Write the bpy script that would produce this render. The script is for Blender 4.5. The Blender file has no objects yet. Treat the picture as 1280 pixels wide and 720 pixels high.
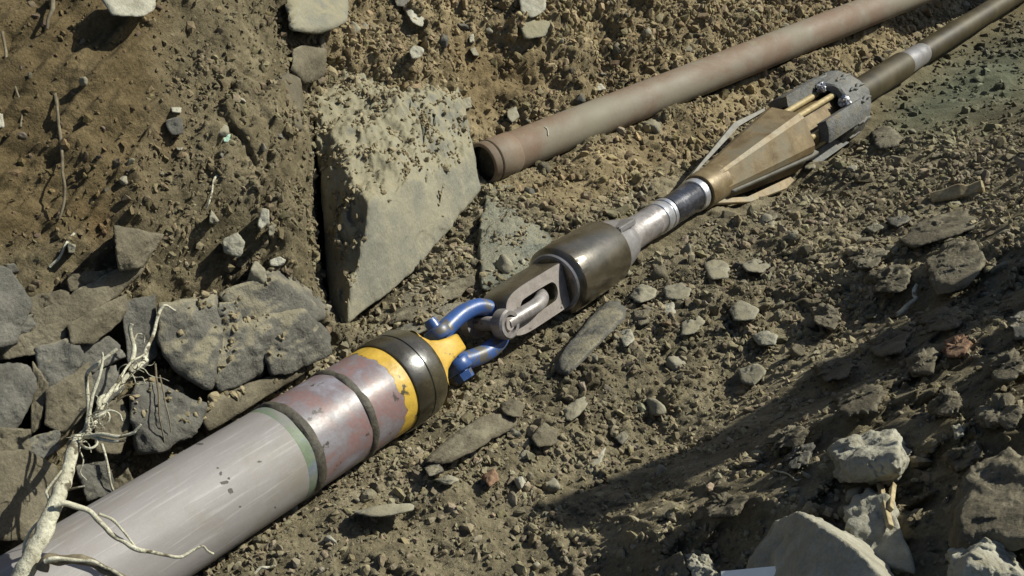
import bpy, bmesh, math, random
import numpy as np
from mathutils import Vector, Matrix

random.seed(7)
RNG = np.random.default_rng(11)
C = bpy.context.scene.collection
SC = bpy.context.scene

# ------------------------------------------------------------------ camera, sky, sun
PITCH = math.radians(35.0)
FPX = 1400.0                                  # focal length in photograph pixels (1280 wide)
cam = bpy.data.cameras.new('camera')
cam.sensor_width = 36.0
cam.lens = 36.0 * FPX / 1280.0
cam.clip_start = 0.05
cam.clip_end = 400.0
camo = bpy.data.objects.new('camera', cam)
C.objects.link(camo)
camo.location = (0, 0, 0)
camo.rotation_euler = (math.radians(90) - PITCH, 0, 0)
SC.camera = camo

SUN = Vector((0.715, 0.27, 0.645)).normalized()    # towards the sun
w = bpy.data.worlds.new('World')
SC.world = w
w.use_nodes = True
nt = w.node_tree
bg = nt.nodes['Background']
sky = nt.nodes.new('ShaderNodeTexSky')
sky.sky_type = 'NISHITA'
sky.sun_disc = False
sky.sun_elevation = math.asin(SUN.z)
sky.sun_rotation = math.atan2(SUN.x, SUN.y)
nt.links.new(sky.outputs[0], bg.inputs[0])
bg.inputs[1].default_value = 0.07
sl = bpy.data.lights.new('sun', 'SUN')
sl.energy = 4.8
sl.angle = math.radians(0.6)
sl.color = (1.0, 0.98, 0.86)
so = bpy.data.objects.new('sun', sl)
C.objects.link(so)
so.rotation_euler = SUN.to_track_quat('Z', 'Y').to_euler()
SC.view_settings.view_transform = 'Standard'
SC.view_settings.look = 'None'
SC.view_settings.exposure = 0.5
SC.view_settings.gamma = 1.0

# ------------------------------------------------------------------ maths helpers
SP, CP = math.sin(PITCH), math.cos(PITCH)


def ray(px, py):
    x = (px - 640.0) / FPX
    y = (360.0 - py) / FPX
    return np.array([x, y * SP + CP, y * CP - SP])


def P(px, py, Z):
    return ray(px, py) * Z


def proj(p):
    p = np.asarray(p, float)
    Z = p[..., 1] * CP - p[..., 2] * SP
    yc = p[..., 1] * SP + p[..., 2] * CP
    return 640 + FPX * p[..., 0] / Z, 360 - FPX * yc / Z, Z


def hash3(ix, iy, iz, seed):
    h = (ix.astype(np.int64) * 374761393 + iy.astype(np.int64) * 668265263 + iz.astype(np.int64) * 1274126177 + seed * 974634777) & 0xFFFFFFFF
    h = ((h ^ (h >> 13)) * 1103515245) & 0xFFFFFFFF
    h = ((h ^ (h >> 16)) * 2246822519) & 0xFFFFFFFF
    return (h ^ (h >> 15)) & 0xFFFFFF


def noise3(p, scale, seed=0):
    """gradient noise about -1..1, feature size = scale"""
    q = p / scale
    f = np.floor(q)
    i = f.astype(np.int64)
    t = q - f
    u = t * t * t * (t * (t * 6 - 15) + 10)
    out = 0.0
    for dx in (0, 1):
        wx = u[:, 0] if dx else 1 - u[:, 0]
        for dy in (0, 1):
            wy = u[:, 1] if dy else 1 - u[:, 1]
            for dz in (0, 1):
                wz = u[:, 2] if dz else 1 - u[:, 2]
                h = hash3(i[:, 0] + dx, i[:, 1] + dy, i[:, 2] + dz, seed)
                gx = (h & 255) / 127.5 - 1
                gy = ((h >> 8) & 255) / 127.5 - 1
                gz = ((h >> 16) & 255) / 127.5 - 1
                out = out + wx * wy * wz * (gx * (t[:, 0] - dx) + gy * (t[:, 1] - dy) + gz * (t[:, 2] - dz))
    return out * 1.5


def fbm(p, scale, octaves=4, seed=0, gain=0.5):
    out, a = 0.0, 1.0
    for k in range(octaves):
        out = out + a * noise3(p, scale, seed + k * 17)
        scale *= 0.48
        a *= gain
    return out


def worley2(a, b, scale, seed=0):
    """F1, F2 and a random value of the nearest cell, in 2D"""
    qa, qb = a / scale, b / scale
    ia, ib = np.floor(qa).astype(np.int64), np.floor(qb).astype(np.int64)
    f1 = np.full(a.shape, 9.0)
    f2 = np.full(a.shape, 9.0)
    rv = np.zeros(a.shape)
    z = np.zeros(a.shape, np.int64)
    ox = np.zeros(a.shape)
    oy = np.zeros(a.shape)
    for da in (-1, 0, 1):
        for db in (-1, 0, 1):
            h = hash3(ia + da, ib + db, z, seed)
            ca = ia + da + (h & 1023) / 1023.0
            cb = ib + db + ((h >> 10) & 1023) / 1023.0
            d = np.hypot(qa - ca, qb - cb)
            r = ((h >> 14) & 1023) / 1023.0
            near = d < f1
            f2 = np.where(near, f1, np.minimum(f2, d))
            rv = np.where(near, r, rv)
            ox = np.where(near, qa - ca, ox)
            oy = np.where(near, qb - cb, oy)
            f1 = np.where(near, d, f1)
    return f1, f2, rv, ox, oy


def sstep(x, a, b):
    t = np.clip((x - a) / (b - a), 0, 1)
    return t * t * (3 - 2 * t)


# ------------------------------------------------------------------ the line of the pulled string
A0 = np.array([190.0, 668.0])                # a pixel on the axis
AD = np.array([0.848, -0.530])               # its direction in the photograph
SV, SB, ZB = 1900.0, 368.0, 2.67             # vanishing distance, collar station, collar depth


def axis_point(s):
    Z = ZB * (SV - SB) / (SV - s)
    p = A0 + AD * s
    return P(p[0], p[1], Z)


X0 = axis_point(0.0)
DX = axis_point(1000.0) - X0
DX = DX / np.linalg.norm(DX)


def T(s):
    return float(np.dot(axis_point(s) - X0, DX))


RIGHT = np.cross(DX, [0, 0, 1.0])
RIGHT /= np.linalg.norm(RIGHT)               # horizontal, towards the camera side
tocam = -axis_point(480.0)
NZ = tocam - DX * np.dot(tocam, DX)
NZ /= np.linalg.norm(NZ)
NY = np.cross(NZ, DX)                        # up-left seen from the camera


def frame(s, roll=0.0):
    """matrix with x along the string, z towards the viewer, origin at station s"""
    c, q = math.cos(roll), math.sin(roll)
    z = NZ * c - NY * q
    y = np.cross(z, DX)
    o = axis_point(s)
    M = Matrix.Identity(4)
    for k in range(3):
        M[k][0], M[k][1], M[k][2], M[k][3] = DX[k], y[k], z[k], o[k]
    return M


# far rust pipe: axis from its open end
F0 = np.array([603.0, 205.0])
FV = np.array([2335.0, -480.0])
FZ = 3.75


def far_point(px):
    t = (px - F0[0]) / (FV[0] - F0[0])
    p = F0 + (FV - F0) * t
    return P(p[0], p[1], FZ / (1 - t))


# ------------------------------------------------------------------ ground: control points -> thin plate surface
N_T = np.array([0.30, -0.45, 0.84])
N_T /= np.linalg.norm(N_T)
E_A = np.array([1.0, 0, 0]) - N_T * N_T[0]
E_A /= np.linalg.norm(E_A)
E_B = np.cross(N_T, E_A)
ORG = np.array([0.2, 2.6, -1.8])

ctrl = []


def cz(px, py, Z):
    ctrl.append(P(px, py, Z))


def ch(px, py, z):
    r = ray(px, py)
    ctrl.append(r * (z / r[2]))


for q in [(0, 0, 2.50), (100, 0, 2.56), (200, 0, 2.68), (300, 0, 3.0), (380, 40, 3.4),
          (0, 100, 2.42), (100, 100, 2.48), (200, 100, 2.6), (300, 100, 2.85), (375, 120, 3.2),
          (0, 200, 2.36), (100, 200, 2.42), (200, 200, 2.54), (300, 200, 2.74), (372, 220, 2.98),
          (0, 300, 2.30), (100, 300, 2.36), (200, 300, 2.48), (300, 300, 2.66), (375, 320, 2.84),
          (0, 400, 2.26), (100, 400, 2.36), (200, 400, 2.56), (300, 400, 2.74), (385, 410, 2.84),
          (0, 500, 2.22), (100, 500, 2.32), (200, 480, 2.50), (270, 500, 2.55), (0, 600, 2.17), (100, 580, 2.28),
          (0, -60, 2.55), (200, -60, 2.75), (-150, 100, 2.2), (-150, 300, 2.1), (-150, 500, 2.05),
          (410, 150, 3.5), (398, 200, 3.45), (396, 240, 3.42), (396, 290, 3.38), (398, 340, 3.3), (400, 385, 3.15), (382, 160, 3.05), (384, 200, 3.0), (384, 250, 2.92), (385, 300, 2.86), (388, 350, 2.80), (392, 385, 2.78), (395, 410, 2.80),
          (430, 20, 3.6), (480, 0, 3.85), (600, 0, 4.1), (700, 0, 4.25), (800, 0, 4.52), (900, 0, 4.85), (1000, 0, 5.25), (1060, -20, 5.6),
          (600, -60, 4.3), (900, -60, 5.2), (480, 60, 3.64), (560, 60, 3.82), (600, 60, 4.0), (650, 60, 4.08),
          (600, 120, 3.92), (640, 150, 3.97), (700, 114, 4.14), (760, 88, 4.33), (850, 48, 4.64), (940, 20, 4.93),
          (480, 150, 3.6), (540, 200, 3.68), (480, 300, 3.35), (540, 300, 3.42),
          (430, 412, 2.95), (500, 400, 3.02), (560, 350, 3.2), (620, 300, 3.45), (655, 260, 3.6),
          (620, 240, 3.74), (700, 203, 3.92), (800, 160, 4.16), (900, 118, 4.46), (1000, 76, 4.82), (1100, 32, 5.34),
          (1180, 0, 6.05)]:
    cz(*q)
for q in [(700, 480, -1.84), (620, 560, -1.81), (500, 620, -1.78), (700, 600, -1.85), (800, 480, -1.86), (800, 400, -1.86),
          (900, 320, -1.92), (950, 400, -1.85), (1000, 250, -1.95), (1050, 205, -2.0), (1100, 165, -2.10), (1180, 115, -2.21), (1270, 60, -2.31),
          (1100, 300, -1.84), (1200, 250, -1.80), (1270, 190, -1.82), (1270, 300, -1.60), (1200, 340, -1.66), (1120, 395, -1.75),
          (1040, 440, -1.82), (950, 490, -1.86), (870, 560, -1.89), (760, 630, -1.88),
          (1170, 455, -1.50), (1060, 515, -1.52), (965, 590, -1.56), (860, 655, -1.64), (790, 712, -1.76),
          (1270, 400, -1.42), (1270, 500, -1.30), (1150, 540, -1.42), (1080, 600, -1.47), (1000, 650, -1.5), (1200, 600, -1.36),
          (1270, 650, -1.22), (1100, 700, -1.42), (950, 712, -1.56), (650, 715, -1.82), (500, 715, -1.78), (350, 715, -1.73),
          (1400, 100, -2.1), (1400, 300, -1.45), (1400, 500, -1.15)]:
    ch(*q)
for s, v, dz in [(-150, 0.14, -.08), (0, 0.14, -.08), (100, 0.14, -.07), (200, 0.14, -.07), (300, 0.14, -.07), (390, 0.13, -.08),
                 (0, 0, -.15), (200, 0, -.15), (360, 0, -.15), (440, 0, -.13), (520, 0, -.13), (630, 0, -.14),
                 (440, .15, -.10), (520, .15, -.10), (600, .15, -.10), (660, .15, -.09), (440, -.12, -.10), (520, -.12, -.10), (600, -.15, -.06), (680, -.15, -.05),
                 (720, .1, -.06), (780, .1, -.06), (720, -.1, -.06), (780, -.1, -.06), (760, 0, -.09), (840, .1, -.08), (840, -.1, -.07), (850, 0, -.10),
                 (880, .15, -.12), (920, .17, -.13), (960, .18, -.13), (920, -.15, -.07), (1000, .17, -.09), (1000, -.17, -.06), (960, 0, -.15),
                 (1060, .1, -.07), (1060, -.1, -.03), (1140, .1, -.07), (1140, -.1, -.02), (1220, .1, -.07), (1220, -.1, -.02), (1100, 0, -.08), (1200, 0, -.08), (1290, 0, -.09), (1290, .1, -.08), (1150, -.04, -.09), (1180, -.04, -.09), (1180, 0, -.09), (1210, -.04, -.09), (1250, -.04, -.09), (1250, -.1, -.05),
                 (1060, .2, -.05), (1140, .22, -.05), (1220, .24, -.05), (1290, .26, -.05)]:
    ctrl.append(axis_point(s) + RIGHT * v + np.array([0, 0, dz]))
# ground well outside the picture: bank the camera stands on, level land behind the cut face
for q in [(0.0, -0.3, -1.45), (1.2, -0.5, -1.2), (2.2, 0.8, -0.9), (3.0, 2.5, -1.0), (-1.4, 0.3, -1.55), (4.2, 4.5, -1.5), (4.5, 6.6, -2.2),
          (-2.2, 2.6, -0.1), (-1.2, 3.6, -0.2), (0.2, 5.0, -0.6), (2.0, 6.6, -1.2), (-2.6, 0.8, -0.5), (-3.5, 5, 0.0), (0, 8, -0.4), (5, 9.5, -1.4), (6, 1, -0.9), (0, -3, -1.3), (-4, -2, -1.0)]:
    ctrl.append(np.array(q))
ctrl = np.array(ctrl)
ca = (ctrl - ORG) @ E_A
cb = (ctrl - ORG) @ E_B
chh = (ctrl - ORG) @ N_T


def tps(r2):
    return 0.5 * r2 * np.log(r2 + 1e-12)


n = len(ca)
K = tps((ca[:, None] - ca[None]) ** 2 + (cb[:, None] - cb[None]) ** 2) + np.eye(n) * 0.004
Q = np.stack([np.ones(n), ca, cb], 1)
S = np.zeros((n + 3, n + 3))
S[:n, :n] = K
S[:n, n:] = Q
S[n:, :n] = Q.T
sol = np.linalg.solve(S, np.concatenate([chh, np.zeros(3)]))


def macro(a, b):
    out = np.empty(a.shape)
    for i in range(0, len(a), 20000):
        aa, bb = a[i:i + 20000], b[i:i + 20000]
        out[i:i + 20000] = tps((aa[:, None] - ca[None]) ** 2 + (bb[:, None] - cb[None]) ** 2) @ sol[:n] + sol[n] + sol[n + 1] * aa + sol[n + 2] * bb
    return out


def Zt(px, py):
    """depth of the smooth ground along the ray of a photograph pixel"""
    r = ray(px, py)
    Zs = np.linspace(1.0, 9.0, 320)
    p = Zs[:, None] * r[None] - ORG
    g = p @ N_T - macro(p @ E_A, p @ E_B)
    k = np.argmax(g < 0)
    if g[k] >= 0:
        return 6.0
    if k == 0:
        return Zs[0]
    f = g[k - 1] / (g[k - 1] - g[k])
    return Zs[k - 1] + f * (Zs[1] - Zs[0])


def G(px, py, lift=0.0):
    """a point of the ground seen at a pixel, lift metres nearer to the viewer"""
    return P(px, py, Zt(px, py) - lift)


# ------------------------------------------------------------------ object helpers
def tag(o, label=None, cat=None, group=None, kind=None):
    if label: o['label'] = label
    if cat: o['category'] = cat
    if group: o['group'] = group
    if kind: o['kind'] = kind
    return o


def empty(name, M=None, loc=None):
    o = bpy.data.objects.new(name, None)
    o.empty_display_size = 0.05
    C.objects.link(o)
    if M is not None: o.matrix_world = M
    if loc is not None: o.location = loc
    return o


def np_mesh(name, V, F, mat=None, smooth=True):
    """V (n,3); F (m,3) or (m,4)"""
    me = bpy.data.meshes.new(name)
    V = np.asarray(V, np.float32)
    F = np.asarray(F, np.int32)
    k = F.shape[1]
    me.vertices.add(len(V))
    me.vertices.foreach_set('co', V.ravel())
    me.loops.add(F.size)
    me.loops.foreach_set('vertex_index', F.ravel())
    me.polygons.add(len(F))
    me.polygons.foreach_set('loop_start', np.arange(0, F.size, k, dtype=np.int32))
    me.polygons.foreach_set('loop_total', np.full(len(F), k, np.int32))
    me.polygons.foreach_set('use_smooth', np.full(len(F), bool(smooth)))
    me.update(calc_edges=True)
    me.validate()
    if mat: me.materials.append(mat)
    return me


def link(name, me, parent=None, M=None):
    o = bpy.data.objects.new(name, me)
    C.objects.link(o)
    if parent is not None: o.parent = parent
    if M is not None: o.matrix_local = M
    return o


def bm_obj(name, bm, mat, parent=None, smooth=True, auto=35):
    bmesh.ops.recalc_face_normals(bm, faces=bm.faces[:])
    me = bpy.data.meshes.new(name)
    bm.to_mesh(me)
    bm.free()
    me.materials.append(mat)
    if smooth:
        me.polygons.foreach_set('use_smooth', np.ones(len(me.polygons), bool))
        me.set_sharp_from_angle(angle=math.radians(auto))
    return link(name, me, parent)


def lathe(name, prof, mat, parent=None, seg=64, auto=35, rough=0.0, seed=0, closed=False):
    """prof: list of (x, r) about the local x axis"""
    bm = bmesh.new()
    rings = []
    for (x, r) in prof:
        if r < 1e-5:
            rings.append([bm.verts.new((x, 0, 0))])
            continue
        rings.append([bm.verts.new((x, r * math.cos(2 * math.pi * k / seg), r * math.sin(2 * math.pi * k / seg))) for k in range(seg)])
    pairs = list(zip(rings[:-1], rings[1:]))
    if closed: pairs.append((rings[-1], rings[0]))
    for r0, r1 in pairs:
        for k in range(seg):
            j = (k + 1) % seg
            if len(r0) == 1 and len(r1) == 1: continue
            if len(r0) == 1: bm.faces.new((r0[0], r1[k], r1[j]))
            elif len(r1) == 1: bm.faces.new((r0[k], r1[0], r0[j]))
            else: bm.faces.new((r0[k], r1[k], r1[j], r0[j]))
    if rough:
        co = np.array([v.co for v in bm.verts])
        d = fbm(co, 0.05, 2, seed) * rough
        for v, e in zip(bm.verts, d):
            q = Vector((0, v.co.y, v.co.z))
            if q.length > 1e-6: v.co += q.normalized() * e
    return bm_obj(name, bm, mat, parent, auto=auto)


def tube(pts, rad, seg=8, cap=True, wob=0.0, seed=0):
    """verts / quad faces of a tapering tube through pts"""
    pts = np.asarray(pts, float)
    m = len(pts)
    rad = np.broadcast_to(np.asarray(rad, float), (m,))
    tang = np.gradient(pts, axis=0)
    tang /= np.linalg.norm(tang, axis=1)[:, None] + 1e-12
    u = np.cross(tang[0], [0.3, 0.2, 0.9])
    u /= np.linalg.norm(u)
    V = []
    ang = np.arange(seg) * 2 * math.pi / seg
    for i in range(m):
        u = u - tang[i] * np.dot(u, tang[i])
        u /= np.linalg.norm(u)
        v = np.cross(tang[i], u)
        V.append(pts[i] + rad[i] * (np.cos(ang)[:, None] * u + np.sin(ang)[:, None] * v))
    V = np.concatenate(V)
    if wob:
        V = V + noise3(V, 0.02, seed)[:, None] * wob * np.repeat(rad, seg)[:, None] * (V - np.repeat(pts, seg, 0)) / np.repeat(rad, seg)[:, None]
    F = []
    for i in range(m - 1):
        for k in range(seg):
            j = (k + 1) % seg
            F.append((i * seg + k, i * seg + j, (i + 1) * seg + j, (i + 1) * seg + k))
    if cap:
        V = np.concatenate([V, pts[:1], pts[-1:]])
        a, b = m * seg, m * seg + 1
        for k in range(seg):
            j = (k + 1) % seg
            F.append((a, j, k, k))
            F.append((b, (m - 1) * seg + k, (m - 1) * seg + j, (m - 1) * seg + j))
    return V, F


def tube_obj(name, pts, rad, mat, parent=None, seg=8, wob=0.0, seed=0):
    V, F = tube(pts, rad, seg, True, wob, seed)
    bm = bmesh.new()
    vs = [bm.verts.new(v) for v in V]
    for f in F:
        ff = list(dict.fromkeys(f))
        bm.faces.new([vs[i] for i in ff])
    return bm_obj(name, bm, mat, parent, auto=60)


def smooth_path(pts, n=40):
    """Catmull-Rom through pts (k,d)"""
    pts = np.asarray(pts, float)
    k = len(pts)
    ext = np.concatenate([[2 * pts[0] - pts[1]], pts, [2 * pts[-1] - pts[-2]]])
    out = []
    for t in np.linspace(0, k - 1 - 1e-6, n):
        i = int(t)
        f = t - i
        p0, p1, p2, p3 = ext[i], ext[i + 1], ext[i + 2], ext[i + 3]
        out.append(0.5 * ((2 * p1) + (-p0 + p2) * f + (2 * p0 - 5 * p1 + 4 * p2 - p3) * f * f + (-p0 + 3 * p1 - 3 * p2 + p3) * f ** 3))
    return np.array(out)


# ------------------------------------------------------------------ materials
def ramp(nt, stops):
    r = nt.nodes.new('ShaderNodeValToRGB')
    el = r.color_ramp.elements
    while len(el) < len(stops): el.new(0.5)
    for e, (p, c) in zip(el, stops):
        e.position = p
        e.color = (c[0], c[1], c[2], 1) if not np.isscalar(c) else (c, c, c, 1)
    return r


def noise_node(nt, vec, scale, detail=6, rough=0.6, dist=0.0):
    q = nt.nodes.new('ShaderNodeTexNoise')
    q.inputs['Scale'].default_value = scale
    q.inputs['Detail'].default_value = detail
    q.inputs['Roughness'].default_value = rough
    q.inputs['Distortion'].default_value = dist
    nt.links.new(vec, q.inputs['Vector'])
    return q


def mix(nt, fac, a, b, mode='MIX'):
    m = nt.nodes.new('ShaderNodeMix')
    m.data_type = 'RGBA'
    m.blend_type = mode
    for sock, v in ((m.inputs[0], fac), (m.inputs[6], a), (m.inputs[7], b)):
        if hasattr(v, 'is_output'): nt.links.new(v, sock)
        elif np.isscalar(v): sock.default_value = v
        else: sock.default_value = (v[0], v[1], v[2], 1)
    return m.outputs[2]


def new_mat(name):
    m = bpy.data.materials.new(name)
    m.use_nodes = True
    nt = m.node_tree
    b = nt.nodes['Principled BSDF']
    return m, nt, b


def grain_mat(name, stops, scale=12, fine=None, fine_scale=160, rough=0.9, metal=0.0, bump=0.4, bump_scale=90, dist=0.008,
              dust=None, dust_amt=0.0, attr=False, rough_var=0.0, spec=0.3, space='position', blot=None, blot_scale=9, blot_lo=0.55, blot_hi=0.62, stretch=None, coat=0.0, wear=False):
    m, nt, b = new_mat(name)
    if space == 'position':
        vec = nt.nodes.new('ShaderNodeNewGeometry').outputs['Position']
    else:
        vec = nt.nodes.new('ShaderNodeTexCoord').outputs['Object']
    v0 = vec
    if stretch:
        mp = nt.nodes.new('ShaderNodeMapping')
        mp.inputs['Scale'].default_value = stretch
        nt.links.new(vec, mp.inputs[0])
        vec = mp.outputs[0]
    q = noise_node(nt, vec, scale, 8, 0.65, 0.3)
    col = ramp(nt, stops)
    nt.links.new(q.outputs[0], col.inputs[0])
    c = col.outputs[0]
    if attr:
        at = nt.nodes.new('ShaderNodeAttribute')
        at.attribute_name = 'tint'
        c = mix(nt, 1.0, c, at.outputs[0], 'MULTIPLY')
    f = noise_node(nt, v0, fine_scale, 4, 0.7)
    if fine:
        fr = ramp(nt, [(0.3, 1 - fine), (0.7, 1 + fine)])
        nt.links.new(f.outputs[0], fr.inputs[0])
        c = mix(nt, 1.0, c, fr.outputs[0], 'MULTIPLY')
    if blot:
        bq = noise_node(nt, vec, blot_scale, 6, 0.62, 0.2)
        br = ramp(nt, [(blot_lo, 0.0), (blot_hi, 1.0)])
        nt.links.new(bq.outputs[0], br.inputs[0])
        c = mix(nt, br.outputs[0], c, blot)
    if wear:                                            # long drag scratches and a smear of dried mud
        mp2 = nt.nodes.new('ShaderNodeMapping')
        mp2.inputs['Scale'].default_value = (1.2, 26, 26)
        nt.links.new(v0, mp2.inputs[0])
        wq = noise_node(nt, mp2.outputs[0], 5, 4, 0.6)
        wr = ramp(nt, [(0.57, 0.0), (0.66, 0.5)])
        nt.links.new(wq.outputs[0], wr.inputs[0])
        c = mix(nt, wr.outputs[0], c, (0.33, 0.315, 0.30))
        mq = noise_node(nt, v0, 4.5, 9, 0.72, 0.5)
        mr_ = ramp(nt, [(0.51, 0.0), (0.66, 0.55)])
        nt.links.new(mq.outputs[0], mr_.inputs[0])
        c = mix(nt, mr_.outputs[0], c, (0.165, 0.145, 0.105))
    if dust:
        g = nt.nodes.new('ShaderNodeNewGeometry')
        sx = nt.nodes.new('ShaderNodeSeparateXYZ')
        nt.links.new(g.outputs['Normal'], sx.inputs[0])
        dq = noise_node(nt, v0, 14, 6, 0.7)
        ad = nt.nodes.new('ShaderNodeMath')
        ad.operation = 'ADD'
        nt.links.new(sx.outputs[2], ad.inputs[0])
        nt.links.new(dq.outputs[0], ad.inputs[1])
        dr = ramp(nt, [(0.0, 0.0), (1.0, 1.0)])
        mr = nt.nodes.new('ShaderNodeMapRange')
        mr.inputs[1].default_value = 1.35 - dust_amt
        mr.inputs[2].default_value = 1.55 - dust_amt
        nt.links.new(ad.outputs[0], mr.inputs[0])
        c = mix(nt, mr.outputs[0], c, dust)
    nt.links.new(c, b.inputs['Base Color'])
    b.inputs['Roughness'].default_value = rough
    if rough_var:
        rr = ramp(nt, [(0.3, max(rough - rough_var, 0.03)), (0.7, min(rough + rough_var, 1))])
        rq = noise_node(nt, vec, scale * 2.3, 6, 0.7)
        nt.links.new(rq.outputs[0], rr.inputs[0])
        nt.links.new(rr.outputs[0], b.inputs['Roughness'])
    b.inputs['Metallic'].default_value = metal
    b.inputs['Specular IOR Level'].default_value = spec
    b.inputs['Coat Weight'].default_value = coat
    b.inputs['Coat Roughness'].default_value = 0.28
    if bump:
        bq = noise_node(nt, v0, bump_scale, 8, 0.68)
        bn = nt.nodes.new('ShaderNodeBump')
        bn.inputs['Strength'].default_value = bump
        bn.inputs['Distance'].default_value = dist
        nt.links.new(bq.outputs[0], bn.inputs['Height'])
        nt.links.new(bn.outputs[0], b.inputs['Normal'])
    return m


M = {}
M['soil'] = grain_mat('soil', [(0.30, (0.122, 0.108, 0.072)), (0.5, (0.18, 0.161, 0.110)), (0.7, (0.245, 0.222, 0.158))], scale=7, fine=0.28, fine_scale=120,
                      rough=0.95, bump=0.9, bump_scale=110, dist=0.012, attr=True, spec=0.15)
M['crumb'] = grain_mat('crumb_soil', [(0.30, (0.128, 0.113, 0.077)), (0.5, (0.19, 0.17, 0.118)), (0.7, (0.265, 0.242, 0.178))], scale=22, fine=0.2, fine_scale=200,
                       rough=0.95, bump=0.5, bump_scale=220, dist=0.004, attr=True, spec=0.15)
TAN = (0.205, 0.184, 0.126)
M['stone'] = grain_mat('grey_brown_stone', [(0.28, (0.13, 0.118, 0.085)), (0.5, (0.20, 0.185, 0.135)), (0.72, (0.29, 0.27, 0.205))], scale=16, fine=0.2,
                       rough=0.9, bump=0.5, bump_scale=120, dist=0.006, dust=TAN, dust_amt=0.0, spec=0.2)
M['boulder'] = grain_mat('cracked_grey_boulder', [(0.28, (0.06, 0.057, 0.047)), (0.5, (0.105, 0.10, 0.083)), (0.72, (0.17, 0.161, 0.13))], scale=8, fine=0.25,
                           rough=0.8, bump=0.8, bump_scale=50, dist=0.015, dust=TAN, dust_amt=0.32, spec=0.25)
M['pale_stone'] = grain_mat('pale_stone', [(0.28, (0.21, 0.20, 0.15)), (0.5, (0.29, 0.275, 0.215)), (0.72, (0.38, 0.365, 0.295))], scale=16, fine=0.15,
                            rough=0.85, bump=0.7, bump_scale=45, dist=0.012, dust=(0.22, 0.20, 0.14), dust_amt=-0.05, spec=0.2)
M['grey_rock'] = grain_mat('grey_rock', [(0.28, (0.05, 0.048, 0.04)), (0.5, (0.092, 0.088, 0.074)), (0.72, (0.155, 0.147, 0.122))], scale=9, fine=0.25,
                           rough=0.85, bump=0.7, bump_scale=70, dist=0.012, dust=TAN, dust_amt=0.0, spec=0.25)
M['block_rock'] = grain_mat('block_rock', [(0.28, (0.11, 0.108, 0.085)), (0.45, (0.17, 0.165, 0.13)), (0.58, (0.215, 0.20, 0.145)), (0.72, (0.25, 0.235, 0.17))], scale=5, fine=0.15,
                            rough=0.85, bump=0.5, bump_scale=45, dist=0.012, dust=(0.215, 0.194, 0.128), dust_amt=0.30, spec=0.2)
M['wet_rock'] = grain_mat('wet_green_grey_rock', [(0.28, (0.06, 0.062, 0.045)), (0.5, (0.12, 0.125, 0.095)), (0.72, (0.19, 0.195, 0.15))], scale=12, fine=0.3,
                          rough=0.5, rough_var=0.25, bump=0.9, bump_scale=60, dist=0.015, dust=(0.2, 0.19, 0.13), dust_amt=0.05, spec=0.5)
M['brown_rock'] = grain_mat('brown_rock', [(0.28, (0.068, 0.058, 0.038)), (0.5, (0.118, 0.102, 0.069)), (0.72, (0.185, 0.163, 0.114))], scale=9, fine=0.25,
                            rough=0.9, bump=0.7, bump_scale=70, dist=0.012, dust=TAN, dust_amt=-0.08, spec=0.2)
M['red_stone'] = grain_mat('reddish_stone', [(0.3, (0.12, 0.06, 0.035)), (0.7, (0.24, 0.16, 0.10))], scale=20, fine=0.2, rough=0.9, bump=0.5, spec=0.2)
M['green_stone'] = grain_mat('green_stone', [(0.3, (0.15, 0.25, 0.19)), (0.7, (0.32, 0.45, 0.36))], scale=40, fine=0.2, rough=0.8, bump=0.5, spec=0.2)

M['root'] = grain_mat('root_bark', [(0.28, (0.22, 0.20, 0.14)), (0.5, (0.42, 0.40, 0.30)), (0.72, (0.58, 0.56, 0.44))], scale=26, fine=0.25, rough=0.9, bump=0.9, bump_scale=110, dist=0.006,
                      blot=(0.10, 0.085, 0.055), blot_scale=22, blot_lo=0.56, blot_hi=0.61)
M['dark_root'] = grain_mat('dark_root_bark', [(0.3, (0.07, 0.055, 0.035)), (0.7, (0.2, 0.17, 0.11))], scale=26, fine=0.2, rough=0.9, bump=0.5, bump_scale=150, dist=0.003)
M['wood'] = grain_mat('split_wood', [(0.3, (0.17, 0.13, 0.07)), (0.7, (0.40, 0.33, 0.19))], scale=30, fine=0.2, rough=0.8, bump=0.4, bump_scale=120, dist=0.003)

DIRT = (0.17, 0.145, 0.09)
M['grey_paint'] = grain_mat('grey_pipe_paint', [(0.3, (0.185, 0.172, 0.165)), (0.5, (0.215, 0.20, 0.193)), (0.7, (0.245, 0.23, 0.222))], scale=7, fine=0.06, fine_scale=300, rough=0.6, rough_var=0.08,
                            bump=0.12, bump_scale=60, dist=0.004, spec=0.35, space='object', stretch=(0.25, 1.6, 1.6), wear=True, blot=(0.17, 0.153, 0.14), blot_scale=6, blot_lo=0.52, blot_hi=0.75)
M['green_paint'] = grain_mat('green_blue_paint', [(0.38, (0.105, 0.135, 0.08)), (0.5, (0.12, 0.15, 0.10)), (0.56, (0.11, 0.135, 0.15)), (0.66, (0.165, 0.17, 0.17))], scale=9, fine=0.15, rough=0.55, bump=0.15, bump_scale=80, dist=0.003, space='object',
                             blot=(0.17, 0.165, 0.15), blot_scale=10, blot_lo=0.54, blot_hi=0.68)
M['primer'] = grain_mat('worn_purple_primer', [(0.30, (0.19, 0.185, 0.205)), (0.42, (0.155, 0.135, 0.142)), (0.50, (0.175, 0.105, 0.098)), (0.56, (0.145, 0.115, 0.12)), (0.66, (0.20, 0.19, 0.215))], scale=7, fine=0.12, rough=0.42, rough_var=0.12,
                        bump=0.12, bump_scale=70, dist=0.004, space='object', spec=0.45, stretch=(1.0, 0.8, 1.7), blot=(0.05, 0.04, 0.035), blot_scale=24, blot_lo=0.62, blot_hi=0.66)
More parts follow.
